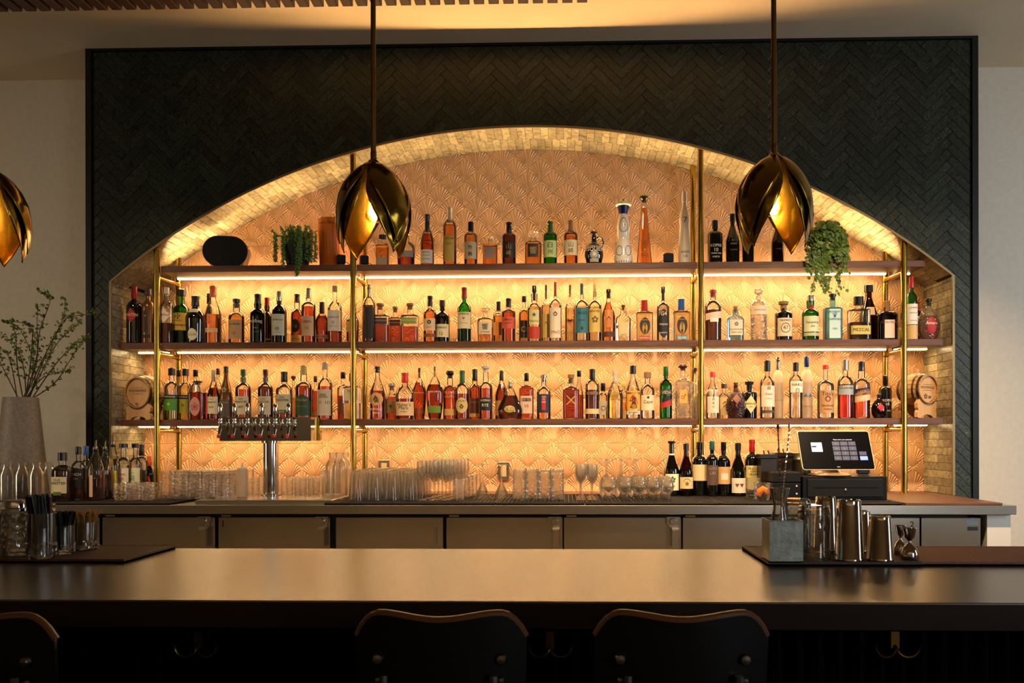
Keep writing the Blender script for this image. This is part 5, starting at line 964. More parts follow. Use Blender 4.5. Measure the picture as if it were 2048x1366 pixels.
def cluster(kind, xa, xb, w, ytop, Yf, nrow, dy, label, group, name, dx=0., zb=None, cat='glass'):
    """columns from pixel xa to xb in the front row at depth Yf, nrow rows going back"""
    zb = ZM if zb is None else zb
    R = WPX(w, Yf)/2; n = max(1, round((xb-xa)/w)); x0 = P(xa+w/2, 950, Yf).x; x1 = P(xb-w/2, 950, Yf).x
    H = P(xa, ytop, Yf).z-zb
    for r in range(nrow):
        for c in range(n):
            ordn = ['leftmost', 'second from left', 'third from left', 'fourth from left', 'fifth from left'][c] if c < n-1 or n == 1 else 'rightmost'
            rown = ['front row', 'second row', 'third row', 'fourth row', 'fifth row', 'back row'][r]
            lab_ = label+(', '+rown if nrow > 1 else '')+(', '+ordn if n > 1 else '')
            x = x0+(x1-x0)*(c/(n-1) if n > 1 else 0)
            glass(kind, x+r*dx, Yf+r*dy, zb, R*.97, H, lab_, group, name, cat)
ZB_ = ZCT
yf = 4.30
cluster('rocks', 228, 308, 26, 966, 4.28, 2, .085, 'cut rocks glass before the pourer bottles', 'rocks glasses left of the leftmost stand', 'rocks_glass')
cluster('highball', 322, 458, 27, 942, 4.34, 5, .078, 'upturned highball left of the squeeze bottle', 'highball glasses left of the beer tower', 'highball_glass', dx=.004)
o = glass('rocks', P(362, 930, 4.72).x-.0, 4.60+.14, ZM, .038, .09, 'single clear glass behind the highball glasses beside the leftmost stand', 'rocks glasses left of the leftmost stand', 'rocks_glass')
cluster('rocks', 493, 526, 26, 956, 4.47, 4, .078, 'cut rocks glass left of tower column', 'rocks glasses around the beer tower', 'rocks_glass')
cluster('rocks', 562, 640, 24.5, 956, 4.47, 4, .078, 'cut rocks glass right of tower column', 'rocks glasses right of the beer tower column', 'rocks_glass')
cluster('highball_up', 643, 668, 22, 940, 4.42, 1, .08, 'tall clear tumbler in front of the glass carafes', 'tumblers', 'tumbler')
for px, Y in ((666, 4.60), (690, 4.69), (680, 4.50)):
    R = WPX(30, Y)/2; glass('carafe', P(px, 950, Y).x, Y, ZM, R, P(px, 905, Y).z-ZM, 'clear wide-necked carafe left of the second stand, '+{666: 'left one', 690: 'right one at the back', 680: 'middle one in front'}[px], 'glass carafes behind the coupes', 'carafe', 'carafe')
for px, Y in ((657, 4.32), (676, 4.32)):
    glass('coupe', P(px, 950, Y).x, Y, ZM, WPX(26, Y)/2, .03, 'low round glass dish before the carafes, %s of two' % ('left' if px < 660 else 'right'), 'glass dishes', 'glass_dish', 'dish')
cluster('pint', 696, 836, 34.5, 941, 4.24, 6, .086, 'upturned pint glass right of second stand', 'upturned pint glasses', 'pint_glass')
for c, px in enumerate((844, 868, 892)):
    for r in range(6):
        Y = 4.27+r*.074; glass('flute', P(px, 950, 4.27).x+r*.010, Y, ZM, .027, P(px, 922, 4.27).z-ZM, ['leftmost', 'middle', 'rightmost'][c]+' file of stemmed flutes beside the pint glasses, '+('foremost', 'second', 'third', 'fourth', 'fifth', 'hindmost')[r], 'stemmed flutes', 'flute_glass')
cluster('highball_up', 910, 931, 20, 958, 4.27, 1, .08, 'single small tumbler at the front between flutes and martini glasses', 'tumblers', 'tumbler')
for r in range(5): glass('highball', P(920, 950, 4.38).x+r*.012, 4.37+r*.075, ZM, .032, .115, 'small fluted tumbler between flutes and martini glasses, '+('foremost', 'second in the file', 'third in the file', 'fourth in the file', 'hindmost')[r], 'short fluted tumblers', 'tumbler')
for px, lb in ((965, 'upturned martini glass, the left one of the pair'), (1003, 'upturned martini glass, the right one of the pair, in front of a wall socket')):
    glass('martini', P(px, 950, 4.34).x, 4.34, ZM, WPX(37, 4.34)/2, P(px, 929, 4.34).z-ZM, lb, 'upturned martini glasses', 'martini_glass')
cluster('highball', 1025, 1128, 25.5, 940, 4.28, 4, .078, 'upturned highball right of martini glasses', 'highball glasses right of the martini glasses', 'highball_glass')
for px in (1162, 1185):
    for r in range(4): glass('flute', P(px, 950, 4.30).x, 4.30+r*.075, ZM, .028, P(px, 930, 4.30).z-ZM, 'slim sherry glass left of the snifters, %s file, %s' % ('left' if px < 1170 else 'right', ('foremost', 'second', 'third', 'hindmost')[r]), 'stemmed sherry glasses', 'sherry_glass')
for c, px in enumerate((1214, 1243, 1272)):
    for r in range(3): glass('wine', P(px, 950, 4.50).x, 4.48+r*.088, ZM, .037, P(px, 918, 4.50).z-ZM, '%s upturned wine glass behind the snifters, %s row' % (('left', 'middle', 'right')[c], ('front', 'second', 'back')[r]), 'upturned wine glasses', 'wine_glass')
glass('snifter', P(1217, 950, 4.26).x, 4.26, ZM, WPX(34, 4.26)/2, P(1217, 953, 4.26).z-ZM, 'widest snifter glass at the left front of the snifters', 'snifter glasses', 'snifter_glass')
cluster('snifter', 1237, 1348, 27.5, 955, 4.24, 3, .08, 'snifter glass left of wine bottles', 'snifter glasses', 'snifter_glass')
t = thing('rocks_glass', 'crystal rocks glass holding an orange peel, right of the wine bottles', 'glass', (P(1524, 960, 4.28).x, 4.28, ZM))
put('glass', gmesh('rocks', .040, .088), t); 
MB().tube([(-.018, 0, .02), (-.008, .006, .045), (.008, .004, .056), (.018, -.004, .05), (.022, -.008, .03)], [.012, .016, .017, .015, .010], 8).obj('orange_peel', pm('orange_peel', '#f07a14', .5), t)
glass('rocks', P(1507, 960, 4.40).x, 4.42, ZM, .036, .105, 'empty crystal glass behind the glass with the orange peel', 'crystal glasses by the wine bottles', 'rocks_glass')
# carafes left end of the counter
for px, Y in ((14, 4.34), (44, 4.36), (73, 4.34), (98, 4.44), (-14, 4.4)):
    glass('carafe', P(px, 960, Y).x, Y, ZCT, WPX(30, Y)/2, P(px, 925, Y).z-ZCT, 'clear water carafe in front of the grey vase, '+{14: 'second from left', 44: 'third from left', 73: 'fourth from left', 98: 'rightmost', -14: 'cut by the frame edge'}[px], 'water carafes at the far left', 'carafe', 'carafe')
# squeeze bottle
p = P(481.5, 995, 4.30); t = thing('squeeze_bottle', 'translucent white squeeze bottle left of the beer tower', 'bottle', (p.x, 4.32, ZCT+.026)); R = WPX(19, 4.32)/2; H = P(481, 940, 4.32).z-ZCT-.026
MB().lathe([(R, 0), (R, H*.93), (R*.9, H)], 20).obj('body', thinglass('milky_plastic', (.9, .88, .84), .82, .5, '#f0dcc0'), t)
MB().lathe([(R*.98, H), (R*.98, H*1.08), (R*.3, H*1.10), (R*.12, H*1.28), (0, H*1.29)], 18).obj('nozzle_cap', pm('white_plastic', '#dccdb8', .5), t)
# wall sockets
for px, lb in ((768, 'steel wall socket plate behind the pint glasses'), (1007, 'steel wall socket plate behind the right martini glass')):
    p = P(px, 920 if px < 900 else 924, YB-.012); w_ = .033; hh = .052 if px < 900 else .055
    t = thing('wall_socket', lb, 'socket', (p.x, YB-.012, p.z-hh+.0))
    MB().box(-w_, w_, 0, .006, -hh, hh, ch=.002).obj('cover_plate', M_steel, t); MB().box(-.017, .017, -.002, 0, -.034, .034).obj('outlet', pm('outlet_beige', '#c9b48c', .5), t)
# ================================================================ beer tower
tw = thing('beer_tower', 'chromed beer tower with six taps on a round column', 'beer tap', (0, 0, 0))
yb0 = 4.36; pc = P(542, 900, yb0+.1); zt0 = ZCT+.024
Rc = WPX(31, yb0)/2; z0_ = P(530, 882, yb0).z; z1_ = P(530, 834, yb0).z; xa_, xb_ = P(439, 858, yb0).x, P(622, 858, yb0).x
M_mir = pm('mirror_steel', '#cfcac0', .05, 1.0)
MB().lathe([(Rc, zt0), (Rc, z0_-.012), (Rc*1.25, z0_-.010), (Rc*1.25, z0_)], 28, (pc.x, yb0+.1, 0)).obj('column', M_chrome, tw)
MB().lathe([(Rc*1.35, zt0), (Rc*1.35, zt0+.006), (Rc, zt0+.01)], 28, (pc.x, yb0+.1, 0)).obj('base_flange', M_chrome, tw)
MB().box(xa_, xb_, yb0, yb0+.2, z0_, z1_, ch=.002).obj('tap_housing', M_mir, tw)
M_red = pm('red_plastic', '#d01a1c', .4)
tap = None
for k, px in enumerate((448, 476, 502, 530, 557, 583)):
    x = P(px, 850, yb0).x; tp = tag(put('tap', None, tw, (x, yb0, 0)))
    zc = P(px, 851, yb0).z
    MB().lathe([(.016, 0), (.016, -.006), (.010, -.008), (.010, -.028), (.014, -.03), (.014, -.05), (.009, -.056)], 16, (0, 0, zc), ax='y').obj('shank', M_chrome, tp)
    MB().tube([(0, -.045, zc+.022), (0, -.046, zc), (0, -.052, zc-.02), (0, -.062, zc-.045), (0, -.064, zc-.05)], [.009, .011, .009, .008, .007], 12).obj('spout', M_chrome, tp)
    MB().lathe([(.006, 0), (.012, .002), (.012, .006), (.007, .008), (.007, .014), (.0105, .018), (.0105, .022), (.006, .026), (.008, .034), (.012, .060), (.0125, .080), (.010, .098), (.006, .104), (0, .105)], 16, (0, -.046, zc+.010)).obj('lever', M_chrome, tp)
    MB().tube([(0, -.064, zc-.050), (0, -.066, zc-.058), (0, -.0675, zc-.064)], [.0095, .0105, .008], 12).obj('hygiene_plug', M_red, tp)
# drip tray
trx0, trx1 = PZ(372, 1004, ZCT+.02).x, PZ(652, 1004, ZCT+.02).x
tr_ = thing('drip_tray', 'flat stainless drip tray under the beer tower', 'tray', (trx0, 4.14, ZCT))
MB().box(0, trx1-trx0, 0, .36, 0, .022, ch=.003).obj('tray', M_steel, tr_)
MB().box(.02, trx1-trx0-.02, .03, .20, .0222, .0235).obj('grille', M_steeld, tr_)
t = thing('bar_tool', 'small steel bottle opener lying on the drip tray', 'tool', (P(408, 998, 4.2).x, 4.22, ZCT+.0265))
MB().tube([(-.05, 0, 0), (0, .01, .001), (.05, .004, 0)], [.004, .003, .006], 8).obj('handle', M_chrome, t)
# ================================================================ till, printer, canisters
M_pl = pm('black_plastic', '#090808', .42, spec=.2); M_plg = pm('dark_grey_plastic', '#131211', .5, spec=.2)
yd_ = 4.30
xa, xb = P(1606, 980, yd_).x, P(1774, 980, yd_).x; zt_ = P(1690, 953, yd_).z; zb_ = ZM
cd = thing('cash_drawer', 'flat black metal cash drawer under the till screen', 'cash drawer', (xa, yd_, zb_))
L, Hh = xb-xa, zt_-zb_
MB().box(0, L, 0, .40, 0, Hh, ch=.003).obj('casing', M_pl, cd)
dr = MB().box(.022, L-.022, -.008, .0, .014, Hh-.012, ch=.003).obj('drawer', M_plg, cd)
MB().box(.05, L-.045, -.0105, -.008, Hh*.52, Hh*.56).obj('grip_groove', M_pl, dr)
MB().lathe([(0, -.006), (.007, -.005), (.010, -.001), (.010, .003)], 16, (L*.50, -.008, Hh*.42), ax='y').obj('lock', M_chrome, dr)
# screen: tilted panel on a foot
p0 = P(1674, 943, 4.34)
ts = thing('till_screen', 'tilted till touchscreen showing a number pad', 'screen', (p0.x, 4.34, zt_+.0015), math.radians(4))
W2, HS = WPX(147, 4.34)/2*.99, WPX(78, 4.34)
tilt = math.radians(24)
def scr(x, u, d=0): return (x+.0, -d*math.cos(tilt)+u*math.sin(tilt)-.03, .032+u*math.cos(tilt)+d*math.sin(tilt)*0)
def quad(name, x0, x1, u0, u1, d, mat, par):
    vs = [scr(x0, u0, d), scr(x1, u0, d), scr(x1, u1, d), scr(x0, u1, d)]; return MB().add(vs, [(0, 1, 2, 3)]).obj(name, mat, par, 0)
HP = HS/math.cos(tilt)*.98
def rounded(w, h, r, n=5):
    pts = []
    for cx_, cy_, a0 in ((w-r, r, -90), (w-r, h-r, 0), (-w+r, h-r, 90), (-w+r, r, 180)):
        for k in range(n+1): a = math.radians(a0+90*k/n); pts.append((cx_+r*math.cos(a), cy_+r*math.sin(a)))
    return pts
pts = rounded(W2, HP, .012); n = len(pts)
vs = [scr(x, u, 0) for x, u in pts]+[(lambda q: (q[0], q[1]+.016, q[2]+.004))(scr(x, u, 0)) for x, u in pts]
MB().add(vs, [tuple(range(n)), tuple(range(2*n-1, n-1, -1))]+[(i, i+n, (i+1) % n+n, (i+1) % n) for i in range(n)]).obj('housing', pm('till_white', '#cdbb98', .35), ts, 0)
pts = rounded(W2-.003, HP-.006, .010); vs = [scr(x, u+.003, .001) for x, u in pts]
sc = MB().add(vs, [tuple(range(n))]).obj('display', pm('screen_glass', '#040406', .2, ecol='#1a1622', estr=.05, spec=.2), ts, 0)
M_key = pm('screen_key', '#3a3a48', .3, ecol='#45465a', estr=.75); M_kb = pm('screen_blue', '#6a84d8', .3, ecol='#7088e0', estr=1.0); M_kw = pm('screen_white', '#c8c8dc', .3, ecol='#b8b8d0', estr=.8); M_kt = pm('screen_text', '#d8d8e0', .3, ecol='#c8c8d8', estr=.7)
fx = lambda px: (px-1)*2*W2-W2
for r in range(4):
    for c in range(3):
        x0 = -W2+2*W2*(.46+c*.112); u0 = HP*(.62-r*.125)
        k = quad('key', x0, x0+2*W2*.102, u0, u0+HP*.105, .0018, M_key, sc)
        mb = MB(); flat_text(mb, ['123', '456', '789', '←0→'][r][c], None, .0042, lambda a, b, x0=x0, u0=u0: scr(x0+2*W2*.051+a, u0+HP*.052+b, .0022)); 
        if mb.v: mb.obj('lettering', M_kt, k, 0)
quad('key', -W2+2*W2*.815, -W2+2*W2*.915, HP*.37, HP*.465, .0018, M_key, sc); quad('key', -W2+2*W2*.815, -W2+2*W2*.92, HP*.245, HP*.345, .0018, M_kb, sc)
lg = quad('logo_tile', -W2+2*W2*.165, -W2+2*W2*.315, HP*.46, HP*.70, .0018, M_kw, sc); quad('logo_mark', -W2+2*W2*.17, -W2+2*W2*.235, HP*.575, HP*.615, .0022, M_ink, lg)
mb = MB(); flat_text(mb, 'PAIR', None, .004, lambda a, b: scr(-W2+2*W2*.275+a, HP*.595+b, .0022)); mb.obj('lettering', M_ink, lg, 0)
mb = MB(); flat_text(mb, 'Please enter your passcode', 2*W2*.26, None, lambda a, b: scr(-W2+2*W2*.615+a, HP*.77+b, .0018)); flat_text(mb, 'Clover', None, .004, lambda a, b: scr(a, HP*.075+b, .0018)); mb.obj('lettering', M_kt, sc, 0)
MB().lathe([(.105, 0), (.108, .004), (.09, .012), (.045, .022), (.03, .040), (0, .042)], 32, (-.02, .05, 0)).obj('foot', pm('till_foot', '#a3835c', .3, .3), ts)
MB().box(-.03, .03, .02, .06, .03, .14, ch=.006).obj('neck', M_plg, ts)
crx = P(1740, 905, 4.44); t = thing('card_reader', 'black card reader standing behind the right edge of the till screen', 'card reader', (crx.x, 4.52, zt_+.0015), .2)
MB().box(-.030, .030, 0, .03, 0, .135, ch=.006).obj('body', M_pl, t); MB().box(-.022, .022, -.002, 0, .06, .12).obj('display', M_plg, t)
# printer
yp = 4.30; xa, xb = P(1546, 980, yp).x, P(1601, 980, yp).x; zp = P(1570, 944, yp).z
t = thing('receipt_printer', 'black receipt printer left of the cash drawer', 'printer', (xa, yp, ZM)); L, Hh = xb-xa, zp-ZM
MB().box(0, L, 0, .14, 0, Hh*.60, ch=.003).obj('body', M_pl, t); MB().box(0, L, 0, .14, Hh*.61, Hh, ch=.006).obj('lid', M_plg, t)
for z, r in ((.50, .0048), (.22, .0048)): MB().lathe([(0, -.002), (r, -.0015), (r, .001)], 14, (L*.86, 0, Hh*z), ax='y').obj('button', pm('button_grey', '#b8b4b0', .4), t)
# dark bins and steel canister behind the printer
for px, w, top, Y, nm, lb, mt_ in ((1533, 30, 908, 4.52, 'bar_caddy', 'dark brown caddy box behind the crystal glasses', pm('dark_brown_plastic', '#1f120c', .35)), (1562, 34, 905, 4.58, 'bar_caddy', 'dark brown caddy box behind the receipt printer', pm('dark_brown_plastic', '#1f120c', .35)), (1600, 42, 906, 4.56, 'steel_canister', 'dull steel canister between printer and till screen', pm('dull_canister', '#7a7258', .35, 1.))):
    p = P(px, top, Y); Hh = p.z-ZM; w2 = WPX(w, Y)/2
    t = thing(nm, lb, 'container', (p.x, Y, ZM))
    if nm == 'steel_canister': MB().lathe([(w2, 0), (w2, Hh*.8), (w2*1.03, Hh*.81), (w2*1.03, Hh*.86), (w2, Hh*.87), (w2*.96, Hh)], 24).obj('body', mt_, t); MB().lathe([(w2*.9, Hh), (w2*.5, Hh+.004), (0, Hh+.005)], 20).obj('lid', mt_, t)
    else:
        MB().box(-w2, w2, -.05, .05, 0, Hh*.9, ch=.002).box(-w2*1.05, w2*1.05, -.055, .055, Hh*.9, Hh, ch=.002).obj('body', mt_, t)
        for q in (-.4, .2): MB().tube([(q*w2, -.02, Hh), (q*w2-.004, -.02, Hh+.02)], .004, 8).obj('tool_handle', M_chrome, t)
# ================================================================ top-shelf objects
Z1 = SH[1]+.0005
p = P(459, 525, 4.86); W_s, H_s = WPX(88, 4.86), WPX(62, 4.86)
sp = thing('loudspeaker', 'black pill-shaped loudspeaker on the left of the top shelf', 'speaker', (P(450, 500, 4.86).x, 4.86, Z1), math.radians(12))
def stad(w, h, n=14):
    r = h/2; out = []
    for sx, a0 in ((1, -90), (-1, 90)):
        for k in range(n+1): a = math.radians(a0+180*k/n); out.append((sx*(w/2-r)+r*math.cos(a), r+r*math.sin(a)))
    return out
pp_ = stad(W_s, H_s); n = len(pp_); vs = []; Ds = [(0, .96), (.004, 1), (.15, 1), (.165, .93)]
for d, k in Ds: vs += [(x*k, d, H_s/2+(z-H_s/2)*k) for x, z in pp_]
fs = [tuple(range(n)), tuple(range(len(Ds)*n-1, (len(Ds)-1)*n-1, -1))]
for j in range(len(Ds)-1): fs += [(j*n+i, (j+1)*n+i, (j+1)*n+(i+1) % n, j*n+(i+1) % n) for i in range(n)]
MB().add(vs, fs).obj('enclosure', pm('speaker_shell', '#3a2c22', .35), sp, 40)
MB().add([(x*.965, -.0025, H_s/2+(z-H_s/2)*.965) for x, z in pp_]+[(x*.985, .001, H_s/2+(z-H_s/2)*.985) for x, z in pp_], [tuple(range(n))]+[(i, i+n, (i+1) % n+n, (i+1) % n) for i in range(n)]).obj('front_grille', pm('speaker_cloth', '#050404', .9), sp, 0)
# orange cooler bucket
pc_ = P(662, 440, 4.96); Hc = pc_.z-Z1; Rb = WPX(52, 4.96)/2
oc = thing('wine_cooler', 'orange ribbed bottle cooler half hidden by the left-hand pendant lamp', 'cooler', (pc_.x, 4.955, Z1))
MB().lathe([(Rb*.72, 0), (Rb*.80, Hc*.02), (Rb*.97, Hc*.72), (Rb*.99, Hc*.98), (Rb*.94, Hc), (Rb*.90, Hc*.97), (Rb*.7, Hc*.05), (0, Hc*.04)], 72, flute=24, famp=.035, fz=(Hc*.01, Hc*.74), cap=False).obj('bucket', pm('orange_enamel', '#e87c1e', .4), oc, 60)
mb = MB(); v, f = text_geo('Veuve Clicquot'); ww = v[:, 0].max()-v[:, 0].min(); s_ = Rb*1.7/ww
mb.add([(Rb*.99*math.sin(x*s_/Rb), -Rb*.99*math.cos(x*s_/Rb)-.0015, Hc*.88+y*s_) for x, y in v], f); mb.obj('lettering', flatm('#5a1c0c'), oc, 0)
def adapter(px, py, Y, lb, tag_=1):
    q = P(px, py, Y); t = thing('power_adapter', lb, 'adapter', (q.x, Y, Z1), .4); t.scale = (.8, .8, .85)
    MB().box(-.030, .030, -.022, .022, .012, .075, ch=.006).obj('block', M_pl, t)
    for sx in (-.008, .008): MB().box(sx-.002, sx+.002, -.012, -.010, 0, .012).obj('prong', M_chrome, t)
    MB().tube([(-.03*tag_, 0, .03), (-.05*tag_, 0, .022), (-.075*tag_, .004, .006), (-.10*tag_, .01, .003), (-.125*tag_, .03, .003)], .0022, 8).obj('cable', M_pl, t)
adapter(682, 513, 4.875, 'black power adapter in front of the orange cooler', -1)
adapter(1337, 510, 4.90, 'black power adapter between the tapering amber bottle and the white waisted bottle')
adapter(728, 513, 4.90, 'black power adapter just right of the second stand', -1)
# plants
def leafd(mb, c, r, nrm, up=None):
    nrm = Vector(nrm).normalized(); u_ = nrm.orthogonal().normalized(); v_ = nrm.cross(u_)
    vs = [c]+[c+(u_*math.cos(a)+v_*math.sin(a))*r*(1 if k else .7)+nrm*(.12*r) for k, a in enumerate([2*pi*i/7 for i in range(7)])]
    mb.add(vs, [(0, i+1, (i+1) % 7+1) for i in range(7)])
M_succ = noisemat('succulent_green', [(.3, '#47702f'), (.7, '#6d9a4c')], 40, .55); M_leafd = noisemat('creeper_green', [(.3, '#33490f'), (.7, '#6d8a34')], 25, .45); M_pot = pm('plant_pot', '#1a1512', .7)
p = P(591, 500, 4.86)
pt = thing('trailing_succulent', 'trailing succulent of beaded green strands hanging over the top shelf', 'plant', (p.x, 4.90, Z1))
MB().lathe([(.06, 0), (.085, .12), (.08, .12), (0, .10)], 20).obj('pot', M_pot, pt)
R4 = random.Random(4)
for k in range(26):
    px = 550+R4.random()*82 if k > 5 else (566, 572, 593, 597, 600, 612)[k]; ytop = 452+R4.random()*16; front = R4.random() < .75
    ybot = (535, 520, 552, 545, 530, 520)[k] if k <= 5 else R4.choice((500, 512, 522, 524))
    Yk = 4.815+R4.random()*.012 if ybot > 526 else 4.84+R4.random()*.05
    a_ = P(px+R4.uniform(-6, 6), ytop, 4.90); b_ = P(px, ybot, Yk); 
    pts = [Vector((p.x, 4.90, Z1+.11))]+[Vector((a_.x, 4.88, a_.z)), Vector((b_.x+R4.uniform(-.006, .006), Yk, a_.z-.03))]
    nn = max(3, int((a_.z-.03-b_.z)/.012)); pts += [Vector((b_.x+R4.uniform(-.003, .003), Yk, a_.z-.03+(b_.z-a_.z+.03)*(i+1)/nn)) for i in range(nn)]
    mb = MB(); mb.tube(pts, .0016, 5)
    for q in range(1, len(pts)):
        for m_ in range(3):
          c_ = pts[q]+(pts[q-1]-pts[q])*m_/3
          for w_ in range(4):
            a = R4.uniform(0, 2*pi); r_ = R4.uniform(.004, .013)
            leafd(mb, c_+Vector((r_*math.cos(a), r_*math.sin(a), R4.uniform(-.003, .003))), R4.uniform(.0035, .006), (math.cos(a), math.sin(a)-.6, R4.uniform(0, 1.0)))
    mb.obj('strand', M_succ, pt, 0)
p = P(1660, 480, 4.86)
iv = thing('creeping_ivy', 'bushy round-leaved creeper spilling over the right end of the top shelf', 'plant', (p.x, 4.90, Z1))
MB().lathe([(.045, 0), (.06, .10), (.055, .10), (0, .09)], 20).obj('pot', M_pot, iv)
fol = MB(); stems = MB()
for k in range(900):
    a = R4.uniform(0, 2*pi); rr = R4.random()**.5; hh = R4.random()
    w_ = 44*(1-.55*max(0, hh-.55)/.45)
    px = 1655+w_*math.cos(a)*rr*1.0; py = 522-hh*78; Y = 4.895-.075*math.sin(a)**2*rr-.035*R4.random()
    c = P(px, py, max(4.815, min(4.97, Y))); leafd(fol, c, R4.uniform(.008, .015), (R4.uniform(-1, 1), -1.2, R4.uniform(-.2, 1)))
for k in range(30):
    px0 = 1615+R4.random()*85; yb_ = R4.choice((545, 560, 575, 580, 590)) if px0 > 1630 else R4.choice((540, 555)); px1 = px0+R4.uniform(-10, 14); pts = []
    n_ = int((yb_-505)/6)
    for i in range(n_+1): f_ = i/n_; pts.append(P(px0+(px1-px0)*f_+3*math.sin(i*.9+k), 505+(yb_-505)*f_, 4.812))
    stems.tube(pts, .0011, 4)
    for i in range(2, n_+1):
        if R4.random() < (.9 if i < 4 else .6): leafd(fol, pts[i]+Vector((R4.uniform(-.012, .012), -.006, R4.uniform(-.006, .006))), R4.uniform(.007, .013), (R4.uniform(-1, 1), -1.4, R4.uniform(-.4, .8)))
tag(fol.obj('foliage', M_leafd, iv, 0, None), kind='stuff'); o = stems.obj('stem', M_leafd, iv, 60)
for o in iv.children:
    if o.name.startswith(('foliage', 'stem')): o.location = -Vector(iv.location)
for o in pt.children:
    if o.name.startswith('strand'): o.location = -Vector(pt.location)
# barrels
M_oak = noisemat('barrel_oak', [(.2, '#a97a4a'), (.8, '#c99d68')], 6, .5, stretch=(6, 6, 1), detail=5); M_oakf = noisemat('barrel_head', [(.2, '#c08f5c'), (.8, '#d6ab7a')], 5, .5, stretch=(6, 1, 1)); M_hoop = pm('barrel_hoop', '#6e6658', .35, 1.)
def barrel(pxl, pxr, pyt, pyb, rz, lab, side):
    Yf = 4.855; cx_ = P((pxl+pxr)/2, 800, Yf); R = WPX(pxr-pxl, Yf)/2*.98; zc = P((pxl+pxr)/2, (pyt+pyb)/2, Yf).z
    t = thing('oak_barrel', lab, 'barrel', (cx_.x, Yf, SH[3]+.0005), rz, 'small oak barrels at the ends of the lowest shelf'); zc -= SH[3]
    L = .155
    def rr(y): return R*(1.0+.16*math.sin(pi*min(1, max(0, y/L))))
    NS = 22
    for k in range(NS):
        a0, a1 = 2*pi*k/NS+.012, 2*pi*(k+1)/NS-.012; vs = []; fs = []; ny = 8
        for j in range(ny+1):
            y = L*j/ny
            for (a, rk) in ((a0, 1), (a1, 1), (a1, .92), (a0, .92)): vs.append((rr(y)*rk*math.cos(a), y, zc+rr(y)*rk*math.sin(a)))
        for j in range(ny):
            for q in range(4): fs.append((j*4+q, (j+1)*4+q, (j+1)*4+(q+1) % 4, j*4+(q+1) % 4))
        fs += [(3, 2, 1, 0), tuple(ny*4+q for q in range(4))][:2]
        MB().add(vs, fs).obj('stave', M_oak, t, 30)
    for ya, yb_ in ((.006, .020), (.036, .046), (L-.046, L-.036), (L-.020, L-.006)):
        MB().lathe([(rr(ya)*1.004, ya), (rr(ya)*1.018, ya), (rr(yb_)*1.018, yb_), (rr(yb_)*1.004, yb_)], 36, (0, 0, zc), ax='y', cap=False).obj('hoop', M_oak if side > 5 else M_hoop, t)
    hd = MB().lathe([(0, .010), (R*.90, .010), (R*.93, .014)], 32, (0, 0, zc), ax='y', cap=False).obj('barrel_head', M_oakf, t)
    MB().lathe([(0, L-.01), (R*.93, L-.01)], 32, (0, 0, zc), ax='y', cap=False).obj('barrel_head', M_oakf, t)
    mb = MB(); flat_text(mb, 'WOODINVILLE', R*1.42, R*.17, lambda a, b: (a, .0085, zc+R*.12+b))
    for dz in (.32, -.08): mb.box(-R*.42, R*.42, .0085, .009, zc+R*dz-.0006, zc+R*dz+.0006); flat_text(mb, '◆', None, R*.07, lambda a, b: (a, .0085, zc+R*dz+b))
    mb.obj('lettering', flatm('#3a2416'), hd, 0)
    if side > 0: mb = MB(); flat_text(mb, '✿❧', None, R*.34, lambda a, b: (a, .0085, zc-R*.5+b)); (mb.v and mb.obj('print', flatm('#5a4430'), hd, 0))
    if side < 0: MB().lathe([(0, -.006), (.005, -.004), (.006, .012)], 12, (0, 0, zc-R*.72), ax='y').obj('tap_plug', M_chrome, hd)
    MB().lathe([(.010, 0), (.012, .012), (.011, .024), (0, .025)], 14, (0, L*.5, zc+R*1.15)).obj('bung', M_oak, t)
    for y0 in (.012, L-.036):   # two cradle boards
        w_ = R*1.0; zt2 = zc-R*.93; poly = [(-w_*.55, 0)]
        poly = [(-w_, .004), (-w_*.9, 0), (-w_*.62, 0)]+[(-w_*.62*math.cos(a), .020*math.sin(a)) for a in [pi*k/8 for k in range(1, 8)]]+[(w_*.62, 0), (w_*.9, 0), (w_, .004), (w_*.98, zt2*.35), (w_*.9, zt2*.5), (w_*.98, zt2*.65), (w_*1.0, zt2*.95), (w_*.85, zt2*1.08)]
        poly += [((R*1.03)*math.cos(a), zc+(R*1.03)*math.sin(a)) for a in [math.radians(d) for d in (-42, -54, -66, -78, -90, -102, -114, -126, -138)] if abs((R*1.03)*math.cos(a)) < w_*.8]
        poly += [(-w_*.85, zt2*1.08), (-w_*1.0, zt2*.95), (-w_*.98, zt2*.65), (-w_*.9, zt2*.5), (-w_*.98, zt2*.35)]
        MB().prism(poly, y0, y0+.022).obj('cradle_board', M_oakf, t, 0)
barrel(241, 305, 752, 818, -math.radians(17), 'small oak barrel on a cradle at the left end of the lowest shelf', -1)
barrel(1829, 1887, 746, 810, math.radians(30), 'small oak barrel on a cradle at the right end of the lowest shelf', 1)
